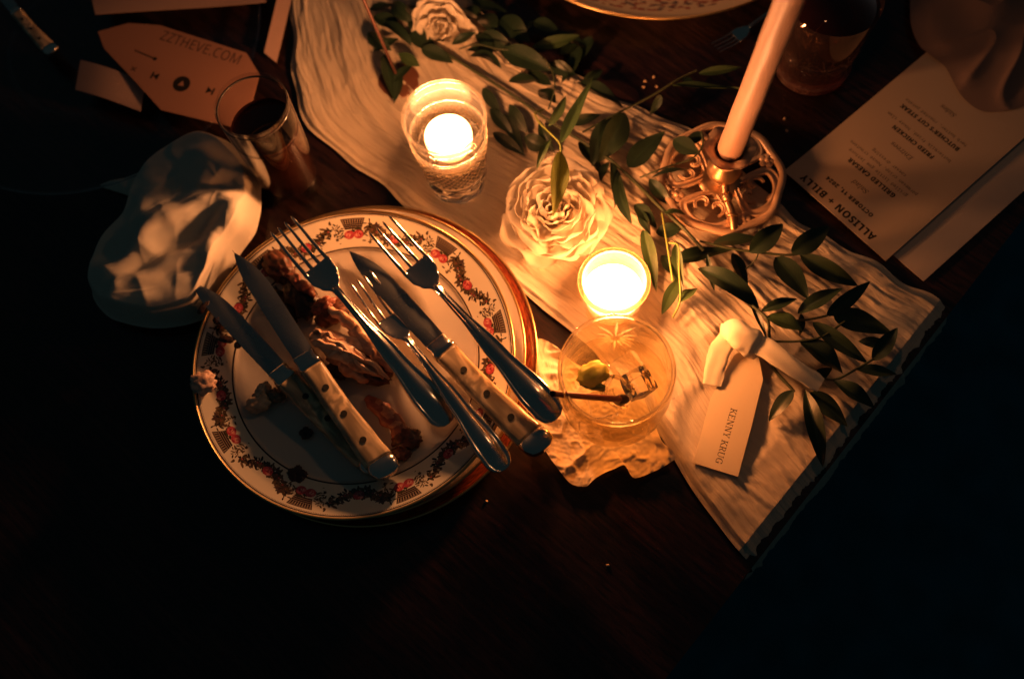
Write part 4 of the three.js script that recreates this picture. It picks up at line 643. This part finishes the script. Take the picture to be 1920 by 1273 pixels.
branch('branch of narrow drooping leaves between the rose and candlestick', [1190, 340, 0.006],
  [[0.0017, [[1143, 298, 0.018], [1190, 340, 0.018], [1243, 393, 0.02], [1282, 428, 0.02], [1320, 470, 0.018]]], [0.0009, [[1200, 333, 0.018], [1250, 313, 0.024], [1300, 296, 0.028], [1318, 272, 0.03], [1316, 246, 0.03]]], [0.0009, [[1242, 400, 0.022], [1250, 450, 0.026], [1262, 527, 0.028]], M.stemYoung], [0.0009, [[1254, 455, 0.026], [1270, 458, 0.028], [1274, 510, 0.028], [1275, 566, 0.024], [1262, 596, 0.016]], M.stemYoung]],
  [[1143, 303, 1127, 342, 20], [1145, 304, 1152, 392, 30, 0.02, 0.012], [1160, 322, 1186, 422, 28, 0.02, 0.016], [1190, 383, 1232, 428, 26, 0.018, 0.014], [1217, 335, 1260, 387, 28], [1222, 334, 1294, 318, 12, 0.022, 0.026], [1262, 262, 1312, 288, 36, 0.03, 0.028, M.leaf, 0], [1318, 250, 1280, 268, 22, 0.03, 0.026], [1245, 400, 1286, 403, 18, 0.022, 0.022, P_], [1206, 430, 1231, 548, 24, 0.024, 0.014, P_, 2], [1268, 455, 1278, 562, 24, 0.028, 0.02, P_, 0], [1276, 520, 1241, 590, 30, 0.026, 0.018, P_, 1], [1273, 568, 1309, 540, 28, 0.024, 0.02, P_, 0], [1230, 437, 1282, 425, 30], [1240, 478, 1272, 522, 36], [1262, 490, 1377, 466, 30, 0.016, 0.014], [1326, 475, 1340, 546, 16, 0.02, 0.008], [1200, 395, 1220, 440, 20]]);
branch('branch of broad dark leaves below the candlestick', [1400, 472, 0.006],
  [[0.0011, [[1312, 452, 0.016], [1372, 466, 0.018], [1430, 474, 0.02], [1480, 478, 0.022], [1522, 472, 0.022]]], [0.0007, [[1424, 430, 0.02], [1428, 455, 0.024], [1415, 490, 0.02], [1398, 505, 0.014]]]],
  [[1338, 456, 1427, 446, 28, 0.022, 0.022, M.leaf, 0], [1406, 474, 1469, 419, 38, 0.022, 0.026, M.leaf, 0], [1484, 474, 1556, 424, 42, 0.026, 0.03, M.leaf, 0], [1454, 482, 1518, 562, 38, 0.022, 0.012, M.leaf, 2], [1500, 477, 1610, 536, 36, 0.024, 0.012, M.leaf, 0], [1374, 474, 1402, 544, 28, 0.018, 0.012], [1308, 503, 1424, 578, 46, 0.020, 0.018, M.leaf, 3]]);
branch('trailing branch of dark leaves spilling towards the table end past the ribbon', [1500, 620, 0.006],
  [[0.0014, [[1345, 508, 0.016], [1380, 545, 0.018], [1420, 580, 0.022], [1440, 600, 0.024], [1443, 630, 0.016], [1446, 680, 0.010], [1490, 735, 0.012]]], [0.0010, [[1440, 600, 0.022], [1508, 600, 0.022], [1552, 592, 0.022]]], [0.0010, [[1445, 640, 0.018], [1495, 640, 0.02], [1540, 632, 0.022], [1585, 603, 0.022]]], [0.0010, [[1500, 690, 0.014], [1560, 712, 0.016], [1610, 690, 0.018], [1640, 672, 0.018]]]],
  [[1428, 584, 1497, 560, 24, 0.022, 0.024], [1496, 588, 1582, 540, 38, 0.022, 0.026, M.leaf, 0], [1550, 592, 1633, 527, 36, 0.022, 0.026, M.leaf, 0], [1562, 590, 1674, 626, 40, 0.022, 0.016, M.leaf, 2], [1637, 676, 1684, 614, 34, 0.018, 0.024], [1524, 604, 1629, 682, 36, 0.022, 0.016, M.leaf, 0], [1500, 640, 1582, 702, 44, 0.02, 0.014, M.leaf, 0], [1438, 594, 1508, 622, 48, 0.024, 0.028, P_, 0], [1503, 588, 1500, 630, 16], [1602, 692, 1682, 702, 30, 0.018, 0.012], [1528, 712, 1562, 690, 22], [1510, 730, 1544, 876, 42, 0.014, 0.01], [1488, 732, 1442, 790, 34, 0.014, 0.01], [1560, 712, 1640, 765, 36, 0.016, 0.01], [1520, 735, 1590, 800, 36, 0.014, 0.01], [1610, 640, 1668, 650, 26], [1404, 560, 1440, 640, 14, 0.014, 0.02]]);

// ------------------------------------------------------------------ crumbs on the bare wood
[[1210, 152], [1226, 144], [1232, 162], [1207, 163], [1472, 222], [1476, 245], [1140, 1060], [912, 940]].forEach(([x, y], i) => {
  const o = part('crumb', lump(V3(0, 0, 0), [0.0014, 0.0010, 0.0011], 2, 0.4, 200 + i, [[0.5, 0.33, 0.2], [0.6, 0.42, 0.27]], i, 2), meatM, scene); o.position.copy(at(x, y, 0.0009));
  tag(o, 'tiny pale bread crumb on the bare wood', 'crumb', 'crumbs on the bare wood');
});

scene.traverse((o) => { if (o.isMesh) o.castShadow = o.receiveShadow = true; });
renderer.render(scene, camera);
